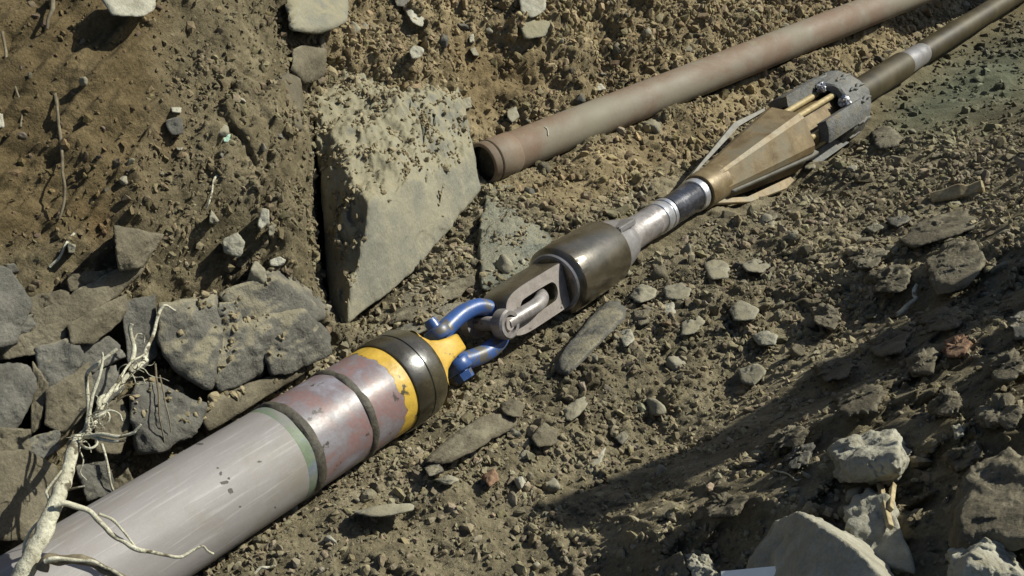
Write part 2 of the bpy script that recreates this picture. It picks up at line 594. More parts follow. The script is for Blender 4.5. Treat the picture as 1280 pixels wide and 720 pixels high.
M['yellow'] = grain_mat('yellow_paint', [(0.3, (0.33, 0.20, 0.025)), (0.5, (0.46, 0.29, 0.04)), (0.7, (0.52, 0.35, 0.06))], scale=16, fine=0.1, rough=0.45, rough_var=0.1, bump=0.3, bump_scale=70, dist=0.004, space='object',
                        blot=(0.07, 0.058, 0.035), blot_scale=20, blot_lo=0.60, blot_hi=0.63, spec=0.4)
M['oily_black'] = grain_mat('oily_black_steel', [(0.3, (0.018, 0.015, 0.009)), (0.5, (0.034, 0.028, 0.016)), (0.7, (0.06, 0.05, 0.028))], scale=9, fine=0.2, rough=0.3, rough_var=0.12, bump=0.12, bump_scale=120, dist=0.003, space='object', spec=0.7, coat=0.35)
M['weld'] = grain_mat('dark_weld', [(0.3, (0.03, 0.027, 0.02)), (0.7, (0.09, 0.08, 0.06))], scale=40, fine=0.2, rough=0.6, bump=0.6, bump_scale=150, dist=0.004, space='object')
M['blue'] = grain_mat('blue_enamel', [(0.3, (0.022, 0.055, 0.17)), (0.7, (0.036, 0.088, 0.26))], scale=14, fine=0.12, rough=0.38, rough_var=0.1, bump=0.15, bump_scale=60, dist=0.004, space='object', spec=0.5,
                      blot=(0.085, 0.078, 0.062), blot_scale=18, blot_lo=0.555, blot_hi=0.61)
M['fin_steel'] = grain_mat('dull_fin_steel', [(0.3, (0.09, 0.085, 0.07)), (0.7, (0.17, 0.16, 0.135))], scale=22, fine=0.15, rough=0.6, metal=0.1, bump=0.25, bump_scale=90, dist=0.003, space='object')
M['bare_steel'] = grain_mat('worn_grey_steel', [(0.3, (0.15, 0.135, 0.125)), (0.5, (0.24, 0.22, 0.21)), (0.7, (0.32, 0.30, 0.29))], scale=22, fine=0.15, rough=0.42, rough_var=0.12, metal=0.35, bump=0.25, bump_scale=90, dist=0.003, space='object')
M['face_steel'] = grain_mat('cut_steel_face', [(0.3, (0.20, 0.175, 0.155)), (0.7, (0.31, 0.275, 0.25))], scale=30, fine=0.15, rough=0.55, metal=0.1, bump=0.2, bump_scale=90, dist=0.003, space='object',
                            blot=(0.07, 0.06, 0.05), blot_scale=34, blot_lo=0.62, blot_hi=0.66)
M['brown_steel'] = grain_mat('oiled_brown_steel', [(0.3, (0.045, 0.037, 0.022)), (0.5, (0.075, 0.062, 0.038)), (0.7, (0.125, 0.10, 0.072))], scale=11, fine=0.15, rough=0.30, rough_var=0.08, metal=0.5, bump=0.10, bump_scale=60, dist=0.003, space='object', spec=0.7, coat=0.7)
M['nose_steel'] = grain_mat('grey_machined_steel', [(0.3, (0.19, 0.18, 0.175)), (0.7, (0.29, 0.28, 0.285))], scale=14, fine=0.12, rough=0.36, rough_var=0.1, metal=0.4, bump=0.12, bump_scale=90, dist=0.003, space='object')
M['dark_rod'] = grain_mat('wet_dark_steel', [(0.3, (0.018, 0.018, 0.022)), (0.55, (0.035, 0.036, 0.045)), (0.72, (0.12, 0.12, 0.14))], scale=16, fine=0.2, rough=0.24, rough_var=0.12, metal=0.3, bump=0.25, bump_scale=60, dist=0.003, space='object', spec=0.7)
M['bright_steel'] = grain_mat('bright_ground_steel', [(0.3, (0.35, 0.35, 0.37)), (0.7, (0.6, 0.6, 0.62))], scale=30, fine=0.15, rough=0.3, metal=0.7, bump=0.2, space='object')
M['brass'] = grain_mat('muddy_brass_paint', [(0.3, (0.095, 0.066, 0.03)), (0.5, (0.155, 0.112, 0.056)), (0.7, (0.225, 0.168, 0.088))], scale=14, fine=0.2, rough=0.5, rough_var=0.12, metal=0.2, bump=0.2, bump_scale=70, dist=0.003, space='object',
                       blot=(0.15, 0.125, 0.08), blot_scale=7, blot_lo=0.50, blot_hi=0.62)
M['cutter'] = grain_mat('grey_cutter_steel', [(0.3, (0.085, 0.085, 0.08)), (0.7, (0.15, 0.15, 0.142))], scale=20, fine=0.25, rough=0.7, rough_var=0.1, metal=0.1, bump=0.8, bump_scale=60, dist=0.008, space='object', blot=(0.15, 0.13, 0.09), blot_scale=12, blot_lo=0.54, blot_hi=0.62)
M['rod_brown'] = grain_mat('brown_mud_stained_steel', [(0.3, (0.026, 0.02, 0.009)), (0.5, (0.045, 0.035, 0.016)), (0.7, (0.072, 0.057, 0.028))], scale=6, fine=0.12, rough=0.5, rough_var=0.1, metal=0.15, bump=0.15, bump_scale=60, dist=0.003, space='object')
M['rust'] = grain_mat('dusty_rust_pipe', [(0.3, (0.150, 0.088, 0.055)), (0.44, (0.158, 0.112, 0.075)), (0.56, (0.175, 0.145, 0.108)), (0.75, (0.19, 0.162, 0.118))], scale=4, fine=0.12, rough=0.7, rough_var=0.1, bump=0.2, bump_scale=60, dist=0.004, space='object',
                      stretch=(0.8, 1, 1), blot=(0.185, 0.165, 0.118), blot_scale=4, blot_lo=0.46, blot_hi=0.66, dust=(0.205, 0.185, 0.125), dust_amt=-0.20)
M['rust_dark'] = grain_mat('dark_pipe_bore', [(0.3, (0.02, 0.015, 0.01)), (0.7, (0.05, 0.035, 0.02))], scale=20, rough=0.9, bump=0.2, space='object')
M['scratch'] = grain_mat('bright_scratch', [(0.3, (0.40, 0.36, 0.28)), (0.7, (0.55, 0.5, 0.4))], scale=40, rough=0.6, bump=0, space='object')
M['white'] = grain_mat('white_card', [(0.3, (0.74, 0.76, 0.72)), (0.7, (0.82, 0.84, 0.8))], scale=20, rough=0.6, bump=0.1, space='object')

# ------------------------------------------------------------------ ground mesh (one height field over a tilted plane, split into three pieces of ground)
def axis_grid(lo, hi, knots):
    """positions from lo to hi, spacing interpolated from (position, spacing) knots, then growing skirts"""
    out = [lo]
    kp, ks = zip(*knots)
    while out[-1] < hi:
        out.append(out[-1] + float(np.interp(out[-1], kp, ks)))
    lead, step, x = [], ks[0], lo
    while x > -22:
        step *= 1.35
        x -= step
        lead.append(x)
    tail, step, x = [], ks[-1], out[-1]
    while x < 26:
        step *= 1.35
        x += step
        tail.append(x)
    return np.array(lead[::-1] + out + tail)


ga = axis_grid(-1.7, 3.3, [(-1.7, .0058), (-0.2, .0053), (1.0, .0060), (2.0, .009), (3.3, .015)])
gb = axis_grid(-1.35, 3.0, [(-1.35, .0047), (-0.2, .0053), (0.8, .0075), (1.6, .011), (3.0, .018)])
na, nb = len(ga), len(gb)
AA, BB = [q.ravel() for q in np.meshgrid(ga, gb, indexing='xy')]
# macro surface on a coarse subset then bilinear: the spline is smooth
sa, sb = np.arange(0, na, 4), np.arange(0, nb, 4)
sa = np.unique(np.append(sa, na - 1))
sb = np.unique(np.append(sb, nb - 1))
ma, mb = np.meshgrid(ga[sa], gb[sb], indexing='xy')
mh = macro(np.clip(ma.ravel(), -9, 12), np.clip(mb.ravel(), -9, 12)).reshape(ma.shape)
tmp = np.stack([np.interp(ga, ga[sa], r) for r in mh])
H0 = np.stack([np.interp(gb, gb[sb], tmp[:, j]) for j in range(na)], 1).ravel()
H0 = np.clip(H0, -6, 6)
BASE = ORG + AA[:, None] * E_A + BB[:, None] * E_B + H0[:, None] * N_T
GX, GY, GZ = proj(BASE)
infront = (GZ > 0.6)
GX = np.where(infront, GX, 640)
GY = np.where(infront, GY, 2000)


def region(px, py, poly, soft=25):
    """soft mask of a polygon of photograph pixels, used once here to decide where soils differ"""
    poly = np.array(poly, float)
    inside = np.zeros(px.shape, bool)
    dist = np.full(px.shape, 1e9)
    m = len(poly)
    for i in range(m):
        x1, y1 = poly[i]
        x2, y2 = poly[(i + 1) % m]
        cond = ((y1 > py) != (y2 > py))
        with np.errstate(divide='ignore', invalid='ignore'):
            xi = (x2 - x1) * (py - y1) / (y2 - y1 + 1e-12) + x1
        inside ^= cond & (px < xi)
        t = np.clip(((px - x1) * (x2 - x1) + (py - y1) * (y2 - y1)) / ((x2 - x1) ** 2 + (y2 - y1) ** 2), 0, 1)
        dist = np.minimum(dist, np.hypot(px - x1 - t * (x2 - x1), py - y1 - t * (y2 - y1)))
    return np.clip(0.5 + np.where(inside, dist, -dist) / (2 * soft), 0, 1)


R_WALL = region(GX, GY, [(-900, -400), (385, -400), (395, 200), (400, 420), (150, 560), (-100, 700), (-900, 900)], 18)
R_CLAY = region(GX, GY, [(-900, -400), (190, -400), (215, 120), (190, 240), (150, 300), (60, 330), (-900, 340)], 40)
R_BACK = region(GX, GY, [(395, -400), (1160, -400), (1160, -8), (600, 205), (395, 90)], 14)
R_SCOOP = region(GX, GY, [(560, 40), (660, 60), (690, 100), (640, 140), (600, 160), (570, 120)], 20)
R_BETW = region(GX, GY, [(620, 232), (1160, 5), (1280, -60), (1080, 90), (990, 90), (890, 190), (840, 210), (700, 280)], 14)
R_MUD_DIM = region(GX, GY, [(1085, 135), (1300, -30), (1600, -30), (1600, 150), (1280, 150), (1150, 180), (1080, 160)], 16)
R_GREEN = region(GX, GY, [(1120, 130), (1200, 70), (1290, 40), (1290, 130), (1180, 165), (1110, 170)], 30)
R_BANK = region(GX, GY, [(700, 800), (860, 640), (960, 570), (1060, 490), (1140, 430), (1180, 330), (1250, 240), (1700, 100), (2500, 2500), (700, 2500)], 12)

p3 = BASE
d = (0.045 * fbm(p3, 0.5, 3, 1) + 0.016 * fbm(p3, 0.14, 3, 5)) * (1 - 0.45 * R_WALL)
rough_zone = np.clip(1.0 - 0.75 * R_SCOOP - 0.55 * R_BETW - 0.9 * R_MUD_DIM - 0.60 * R_CLAY - 0.25 * R_WALL, 0.08, 1)
patch = sstep(fbm(p3, 0.35, 3, 111), -0.35, 0.35)            # lumpy and smoother patches
cell_tone = np.zeros(len(BASE))
for k, (size, amp, thr, tilt, wob) in enumerate([(0.115, .030, .55, .020, .03), (0.060, .021, .42, .014, .016), (0.033, .012, .32, .009, .008), (0.017, .0060, .25, .005, 0.003)]):
    f1, f2, rv, ox, oy = worley2(AA + wob * noise3(p3, size * 1.1, 41 + k), BB + wob * noise3(p3, size * 1.1, 46 + k), size, 3 + k * 6)
    t1 = ((rv * 7919.0) % 1.0) - 0.5
    t2 = ((rv * 104729.0) % 1.0) - 0.5
    on = sstep(rv, thr, thr + 0.08)
    body = np.clip((f2 - f1) * 3.2, 0, 1)
    body = body * (2 - body)
    amount = rough_zone * (0.25 + 0.75 * patch if k < 3 else 1.0)
    d += amount * on * body * np.clip(amp * (0.35 + 0.9 * ((rv * 331.0) % 1.0)) + tilt * 2.2 * (t1 * ox + t2 * oy), -0.002, 1)
    if k in (1, 2): cell_tone += on * body * t1 * (0.42 if k == 1 else 0.36) * (0.3 + 0.7 * rough_zone)
d += 0.0035 * fbm(p3, 0.03, 2, 25) * (0.4 + 0.6 * rough_zone)
# torn, stepped face of the cut: ledges that dip with the bedding, and spade / bucket scores
led = fbm(p3 * np.array([1.0, 1.0, 2.2]), 0.22, 4, 61)
d += (R_WALL * 0.036 + R_BACK * 0.03) * (np.abs(led) - 0.3)
sc_ = p3 @ np.array([0.62, -0.2, 0.76])
sd_ = p3 @ np.array([-0.76, 0.1, 0.62])
d += R_WALL * 0.024 * np.clip(fbm(np.stack([sc_ * 0.45, sd_ * 1.4, sc_ * 0], 1), 0.06, 4, 71), -1, 1)
d += R_BACK * 0.014 * np.clip(fbm(p3, 0.05, 3, 75), -1, 1)
d += R_BANK * (0.085 * fbm(p3, 0.26, 4, 81, 0.6) - 0.05 * np.abs(fbm(p3, 0.16, 4, 83, 0.6)) + 0.03)
# keep the bed of the string and of the far pipe clear
q = p3 - X0
t_ = q @ DX
rad = np.linalg.norm(q - t_[:, None] * DX, axis=1)
d *= np.where((t_ > -1.5), 0.35 + 0.65 * sstep(rad, 0.10, 0.30), 1)
GV = BASE + d[:, None] * N_T
# nothing of the ground may poke through the pipes
q = GV - X0
t_ = q @ DX
rv3 = q - t_[:, None] * DX
rad = np.linalg.norm(rv3, axis=1)
Rlim = np.interp(t_, [-1, 0.77, 0.80, 1.30, 1.34, 1.75, 1.80, 2.2, 2.3, 2.95, 3.55, 3.6, 8], [.108, .108, .06, .06, .098, .098, .05, .05, .06, .13, .13, .05, .05]) * 0.96
upz = NZ * 0.6 + np.array([0, 0, 0.4])
push = np.where((rad < Rlim), Rlim - rad + 0.004, 0)
GV = GV - push[:, None] * N_T * 1.3
fdir = far_point(1100) - far_point(603)
fdir /= np.linalg.norm(fdir)
q = GV - far_point(603)
t_ = q @ fdir
rad = np.linalg.norm(q - t_[:, None] * fdir, axis=1)
push = np.where((t_ > -0.02) & (rad < 0.076), 0.082 - rad, 0)
GV = GV - push[:, None] * N_T * 1.6

# soil colours: brown clay at the upper left, yellowish dry earth behind, greenish grey mud and painted dimness at the right
one = np.ones((len(GV), 3))
tint = one * np.array([0.965, 0.915, 0.84])
big = np.clip(fbm(p3, 0.6, 3, 91), -1, 1)
tint *= (1 + 0.14 * big)[:, None]
tint *= 1 - R_CLAY[:, None] * (1 - np.array([0.62, 0.545, 0.43]))
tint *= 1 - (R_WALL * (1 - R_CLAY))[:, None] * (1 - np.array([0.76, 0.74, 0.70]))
rust_patch = sstep(fbm(p3, 0.25, 3, 95), 0.15, 0.6) * R_CLAY
tint *= 1 + rust_patch[:, None] * (np.array([1.08, 0.92, 0.78]) - 1)
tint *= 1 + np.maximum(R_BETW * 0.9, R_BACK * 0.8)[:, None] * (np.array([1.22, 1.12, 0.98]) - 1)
tint *= 1 - R_SCOOP[:, None] * (1 - np.array([0.72, 0.68, 0.62]))
tint *= 1 - R_GREEN[:, None] * (1 - np.array([0.55, 0.68, 0.68]))
tint *= 1 - (R_MUD_DIM * (1 - R_GREEN))[:, None] * (1 - np.array([0.68, 0.66, 0.56]))  # mud tone, darkened further to paint in the dim light at upper right
damp = sstep(fbm(p3, 0.3, 3, 99), 0.1, 0.7)
tint *= 1 - 0.18 * damp[:, None]
tint *= (1 + cell_tone)[:, None]
tint *= 1 + (np.clip(cell_tone, 0, 1) * 0.25)[:, None] * np.array([-0.1, 0.0, 0.25])

jj, ii = np.meshgrid(np.arange(nb - 1), np.arange(na - 1), indexing='ij')
v00 = (jj * na + ii).ravel()
FACES = np.stack([v00, v00 + 1, v00 + na + 1, v00 + na], 1)
fz = np.zeros(len(GV), np.int8)                       # 0 floor, 1 cut face left and behind, 2 right bank
fz[(R_WALL > 0.5) | (R_BACK > 0.5)] = 1
fz[R_BANK > 0.5] = 2
fz[(GZ < 0.6)] = 2
face_zone = fz[FACES[:, 0]]


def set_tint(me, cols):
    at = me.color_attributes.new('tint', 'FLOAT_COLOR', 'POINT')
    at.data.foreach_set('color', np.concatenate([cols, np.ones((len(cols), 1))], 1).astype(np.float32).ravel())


for zone, nm, lab in ((0, 'trench_floor', 'loose crumbly olive brown soil on the floor of the trench'),
                      (1, 'earth_bank', 'steep cut earth bank on the left and behind the rusty pipe'),
                      (2, 'soil_bank', 'heaped soil bank with boulders at the lower right')):
    fs = FACES[face_zone == zone]
    used, inv = np.unique(fs, return_inverse=True)
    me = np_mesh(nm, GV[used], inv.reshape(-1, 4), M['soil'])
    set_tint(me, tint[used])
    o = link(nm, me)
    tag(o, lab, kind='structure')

# made-up soil heap, added out of view to cast the shade across the bank
hn = 90
hx, hy = np.meshgrid(np.linspace(-1, 1, hn), np.linspace(-1, 1, hn))
hr = np.hypot(hx, hy).ravel()
HW = np.array([2.22, 2.52])
hp = np.stack([HW[0] + hx.ravel() * 0.50 * .94 + hy.ravel() * 0.24 * .35, HW[1] + hx.ravel() * 0.50 * .35 - hy.ravel() * 0.24 * .94, np.zeros(hn * hn)], 1)
hz = -1.75 + 1.85 * np.clip(1 - hr ** 2, 0, 1) ** 0.7 + 0.12 * fbm(hp, 0.2, 4, 151) * np.clip(1.3 - hr, 0, 1)
hp[:, 2] = np.where(hr > 1, -2.3, hz)
j_, i_ = np.meshgrid(np.arange(hn - 1), np.arange(hn - 1), indexing='ij')
v_ = (j_ * hn + i_).ravel()
me = np_mesh('added_shade_heap', hp, np.stack([v_, v_ + hn, v_ + hn + 1, v_ + 1], 1), M['soil'])
set_tint(me, np.full((hn * hn, 3), 0.9))
tag(link('added_shade_heap', me), 'unseen soil heap added to shade the right bank', kind='structure')

# ------------------------------------------------------------------ rocks
def ico(sub):
    bm = bmesh.new()
    bmesh.ops.create_icosphere(bm, subdivisions=sub, radius=1.0)
    V = np.array([v.co for v in bm.verts])
    F = np.array([[v.index for v in f.verts] for f in bm.faces])
    bm.free()
    return V, F


ICO = {k: ico(k) for k in (1, 2, 3, 4, 5, 6, 7)}


def hull_planes(pts):
    bm = bmesh.new()
    for q in pts: bm.verts.new(q)
    r = bmesh.ops.convex_hull(bm, input=bm.verts[:])
    bm.normal_update()
    c = np.mean([v.co for v in bm.verts if v.link_faces], axis=0)
    nn, dd = [], []
    for f in bm.faces:
        nrm = np.array(f.normal)
        k = np.dot(nrm, np.array(f.verts[0].co) - c)
        if k < 0: nrm, k = -nrm, -k
        nn.append(nrm)
        dd.append(max(k, 1e-4))
    bm.free()
    return c, np.array(nn), np.array(dd)


def carved(pts, sub=5, rough=0.01, seed=0, p=26, strata=0.0, chips=7):
    """a rock bounded by the hull of pts, with random chipped facets, broken up by noise"""
    c, nn, dd = hull_planes(pts)
    V, F = ICO[sub]
    X = np.asarray(pts) - c
    cov = X.T @ X / len(X)
    ev, U = np.linalg.eigh(cov)
    if np.linalg.det(U) < 0: U = U * np.array([-1.0, 1.0, 1.0])
    sc = np.sqrt(np.maximum(ev, 1e-6))
    sc = sc / sc.max()
    sc = np.maximum(sc, 0.3)
    rs = np.random.default_rng(seed + 1000)
    if chips:
        cn = rs.normal(size=(chips, 3))
        cn /= np.linalg.norm(cn, axis=1)[:, None]
        cn2 = cn / sc @ U.T
        cn2 /= np.linalg.norm(cn2, axis=1)[:, None]
        nn = np.concatenate([nn, cn2])
        dd = np.concatenate([dd, np.maximum((X @ cn2.T).max(0) * rs.uniform(0.78, 0.95, chips), 1e-4)])
    D = (V * sc) @ U.T
    q = np.maximum(D @ nn.T / dd, 1e-6)
    m = q.max(1)
    r = 1.0 / (m * ((q / m[:, None]) ** p).sum(1) ** (1.0 / p))
    W = D * r[:, None]
    size = np.linalg.norm(W, axis=1).mean()
    dirn = W / np.linalg.norm(W, axis=1)[:, None]
    # broken relief: steps along split planes, low lumps and fine pitting
    st = fbm(W + c, max(size * 0.8, 0.03), 3, seed, 0.5)
    step = np.floor(st * 3.0) / 3.0
    fr = st * 3.0 - np.floor(st * 3.0)
    step = step + sstep(fr, 0.90, 1.0) / 3.0
    nz = 0.32 * step + 0.16 * st + 0.13 * fbm(W + c, max(size * 0.3, 0.012), 4, seed + 5, 0.55)
    if strata:
        a = np.dot(W, np.array([0.25, -0.35, 0.9])) + 0.01 * noise3(W + c, 0.06, seed + 9)
        nz = nz + strata * (np.abs(((a / 0.035) % 1.0) - 0.5) - 0.25) * 2
    W = W + dirn * (rough * nz)[:, None]
    return c, W, F


ROCKS = []


def rock(name, label, cat, pts, mat, back=0.12, sub=5, rough=0.012, seed=0, p=26, shrink=0.8, strata=0.0, group=None, lift=0.0, grow=1.0, chips=7, pieces=None):
    front = []
    if grow != 1.0:
        gx, gy = np.mean([q[0] for q in pts]), np.mean([q[1] for q in pts])
        pts = [(gx + (q[0] - gx) * grow, gy + (q[1] - gy) * grow) + tuple(q[2:]) for q in pts]
    for q in pts:
        if len(q) == 4: front.append(P(q[0], q[1], q[3]))
        else: front.append(G(q[0], q[1], q[2] + lift))
    front = np.array(front)
    cen = front.mean(0)
    rdir = cen / np.linalg.norm(cen)
    rear = cen + (front - cen) * shrink + rdir * back
    c, W, F = carved(np.concatenate([front, rear]), sub, rough, seed, p * 2, strata, chips)
    for pc in (pieces or []):
        gx, gy = np.mean([q[0] for q in pc]), np.mean([q[1] for q in pc])
        pc = [(gx + (q[0] - gx) * 1.16, gy + (q[1] - gy) * 1.16, q[2]) for q in pc]
        pf = np.array([G(q[0], q[1], q[2] + lift) for q in pc])
        pm = pf.mean(0)
        c2, W2, F2 = carved(np.concatenate([pf, pm + (pf - pm) * shrink + rdir * back]), sub, rough, seed + 7 + len(W), p * 2, strata, chips)
        F = np.concatenate([F, F2 + len(W)])
        W = np.concatenate([W, W2 + c2 - c])
    me = np_mesh(name, W, F, mat)
    o = link(name, me)
    o.location = c
    tag(o, label, cat, group)
    ROCKS.append((o, c, W))
    return o


rock('rock_block', 'large tan rock block with dirt on its flat top, at the rusty pipe end', 'rock',
     [(463, 270, 0, 3.00), (596, 204, 0, 3.64), (602, 236, 0, 3.66), (525, 334, 0, 3.24), (434, 404, 0, 2.93), (414, 396, 0, 3.02), (398, 235, 0, 3.2),
      (386, 112, 0, 3.46), (436, 66, 0, 3.72), (535, 56, 0, 3.95), (574, 95, 0, 3.90)], M['block_rock'], back=0.30, sub=7, rough=0.035, seed=3, p=60, shrink=0.95, chips=0)
rock('boulder', 'cracked dark grey boulder with a broken face, beside the purple end of the grey pipe', 'boulder',
     [(200, 382, .12), (197, 430, .14), (222, 468, .12), (266, 488, .10), (274, 440, .17), (279, 410, .18), (268, 368, .12), (236, 372, .14)],
     M['boulder'], back=0.25, sub=5, rough=0.03, seed=5, p=30, chips=2, grow=1.06, pieces=[
         [(270, 382, .14), (297, 376, .15), (305, 408, .16), (287, 420, .17), (276, 404, .16)],
         [(280, 414, .17), (303, 402, .16), (338, 398, .15), (336, 440, .15), (326, 470, .11), (268, 488, .09), (272, 445, .15)],
         [(336, 396, .15), (380, 388, .13), (408, 424, .09), (402, 442, .09), (366, 462, .10), (342, 466, .12), (335, 445, .15)],
         [(278, 368, .09), (345, 336, .07), (398, 352, .05), (405, 400, .08), (336, 400, .13), (298, 394, .13)]])
rock('rock_slab', 'grey brown rock ledge under the cracked boulder, along the upper edge of the grey pipe', 'rock',
     [(262, 496, .08), (330, 480, .08), (392, 448, .06), (404, 452, .04), (320, 505, .07), (255, 545, .08), (250, 515, .10)], M['brown_rock'], back=0.2, sub=5, rough=0.02, seed=7)
rock('boulder', 'dark rock wall with hanging rootlets, between the pale root and the grey pipe', 'rock',
     [(165, 470, .10), (205, 478, .12), (258, 505, .11), (252, 540, .10), (205, 565, .09), (170, 570, .06), (158, 520, .10)], M['grey_rock'], back=0.2, sub=5, rough=0.03, seed=9)
rock('rock', 'wet greenish grey rock between the rusty pipe end and the shackles', 'rock',
     [(604, 236, .03), (640, 232, .03), (680, 275, .04), (694, 300, .03), (660, 345, .06), (620, 372, .06), (594, 368, .06), (590, 310, .05), (610, 262, .07), (640, 300, .09)], M['wet_rock'], back=0.2, sub=6, rough=0.045, seed=11)
rock('rock_slab', 'yellowish rubble rock below the big tan block, above the blue shackle', 'rock',
     [(470, 395, .03), (520, 345, .05), (575, 300, .05), (594, 320, .04), (590, 365, .05), (540, 380, .06), (490, 415, .04)], M['brown_rock'], back=0.15, sub=6, rough=0.045, seed=12)
rock('rock_slab', 'grey flat slab just above the blue shackle and the yellow lug', 'rock',
     [(480, 420, .03), (530, 382, .05), (590, 376, .05), (585, 395, .05), (535, 415, .06), (500, 425, .04)], M['grey_rock'], back=0.1, sub=5, rough=0.015, seed=14, strata=0.15)

# the dirt crust on top of the block is part of its relief
o_, c_, W_ = ROCKS[0]
nv_ = np.empty(len(W_) * 3, np.float32)
o_.data.vertices.foreach_get('normal', nv_)
nv_ = nv_.reshape(-1, 3)
top_ = sstep(nv_[:, 2] + 0.06 * fbm(W_, 0.12, 3, 161), 0.56, 0.68)
lump = 0.026 * fbm(W_, 0.13, 4, 163, 0.6) + 0.016 * np.abs(fbm(W_, 0.04, 3, 165)) + 0.012
W_[:, 2] += top_ * lump
o_.data.vertices.foreach_set('co', W_.astype(np.float32).ravel())
o_.data.update()

# bedded, broken rock at the left edge, stacked under the clay
left_rocks = [
    ('pale triangular slab jutting from the clay with a dark hollow at its left', [(146, 288, .10), (200, 297, .06), (176, 330, .10), (152, 333, .10), (148, 310, .12)], 'brown_rock'),
    ('grey blue rock at the left edge below the clay', [(-20, 335, .10), (12, 345, .10), (32, 378, .08), (18, 420, .08), (-20, 425, .10)], 'grey_rock'),
    ('long bedded ledge sloping below the triangular slab', [(50, 392, .05), (150, 338, .06), (165, 345, .06), (140, 372, .08), (95, 402, .07), (52, 412, .06)], 'brown_rock'),
    ('flat tan rock under the long ledge', [(92, 405, .08), (150, 375, .08), (152, 398, .09), (118, 425, .08), (95, 425, .09)], 'brown_rock'),
    ('cracked slab at the left edge, above the dark crevice', [(5, 428, .06), (48, 415, .07), (84, 402, .06), (82, 420, .07), (45, 440, .07), (10, 445, .06)], 'brown_rock'),
    ('grey block beside the dark triangular crevice', [(48, 440, .07), (92, 425, .09), (98, 450, .09), (80, 485, .08), (56, 490, .07)], 'grey_rock'),
    ('square grey rock between the crevice and the pale root', [(62, 492, .09), (105, 462, .10), (112, 500, .09), (82, 535, .08), (60, 525, .08)], 'brown_rock'),
    ('dark rock at the left edge beside a narrow black crack', [(-20, 460, .08), (35, 465, .07), (38, 490, .08), (15, 535, .07), (-20, 535, .08)], 'grey_rock'),
    ('narrow upright splinter rock in the black crack', [(42, 463, .07), (58, 485, .08), (50, 530, .07), (40, 535, .06)], 'brown_rock'),
    ('rounded rock at the left edge beside the pale root', [(-15, 537, .08), (30, 540, .09), (32, 562, .09), (-15, 565, .08)], 'brown_rock'),
    ('small wedge of rock left of the root knot', [(35, 550, .08), (72, 540, .08), (70, 562, .09), (45, 575, .08)], 'grey_rock'),
    ('big brown boulder in the lower left corner behind the thick root', [(-25, 575, .10), (30, 573, .12), (62, 590, .10), (70, 625, .09), (40, 660, .08), (-25, 665, .10)], 'brown_rock'),
    ('grey brown rock between the root and the pipe, low on the left', [(100, 585, .05), (130, 580, .06), (140, 610, .05), (110, 622, .05)], 'grey_rock'),
    ('tan stone wedged under the hanging rootlets', [(135, 612, .04), (158, 590, .06), (165, 606, .05), (145, 628, .03)], 'brown_rock'),
    ('dark ledge right of the pale root tips', [(155, 385, .06), (190, 378, .07), (195, 440, .08), (165, 455, .05)], 'grey_rock'),
    ('small ledge rock left of the triangular slab', [(88, 345, .04), (128, 340, .05), (135, 352, .05), (92, 362, .05)], 'brown_rock'),
    ('dark ledge wedged under the flat tan rock at the left', [(95, 432, .05), (135, 424, .06), (150, 445, .06), (118, 462, .06), (100, 455, .06)], 'grey_rock'),
    ('shadowed rock between the root tips and the cracked boulder', [(160, 400, .03), (185, 392, .04), (196, 420, .05), (180, 452, .04), (162, 440, .04)], 'brown_rock'),
    ('low dark rock right of the square grey rock', [(112, 470, .05), (140, 458, .05), (150, 485, .05), (128, 505, .05), (114, 495, .05)], 'grey_rock'),
    ('narrow ledge at the left edge over the cracked slab', [(-15, 405, .05), (40, 396, .05), (46, 412, .06), (8, 424, .06), (-15, 420, .05)], 'grey_rock'),
    ('brown rock behind the root knot', [(120, 520, .04), (150, 505, .05), (162, 530, .05), (150, 560, .04), (125, 560, .04)], 'brown_rock'),
    ('flat rock right of the grey blue rock', [(35, 375, .04), (80, 365, .05), (85, 385, .05), (45, 395, .05)], 'brown_rock'),
]
for k, (lab, pts, mt) in enumerate(left_rocks):
    rock('bedded_rock', lab, 'rock', pts, M[mt], back=0.12, sub=5, rough=0.016, seed=20 + k, p=40, chips=3, group='broken bedded rocks on the left', strata=0.12, lift=0.025, grow=1.3)

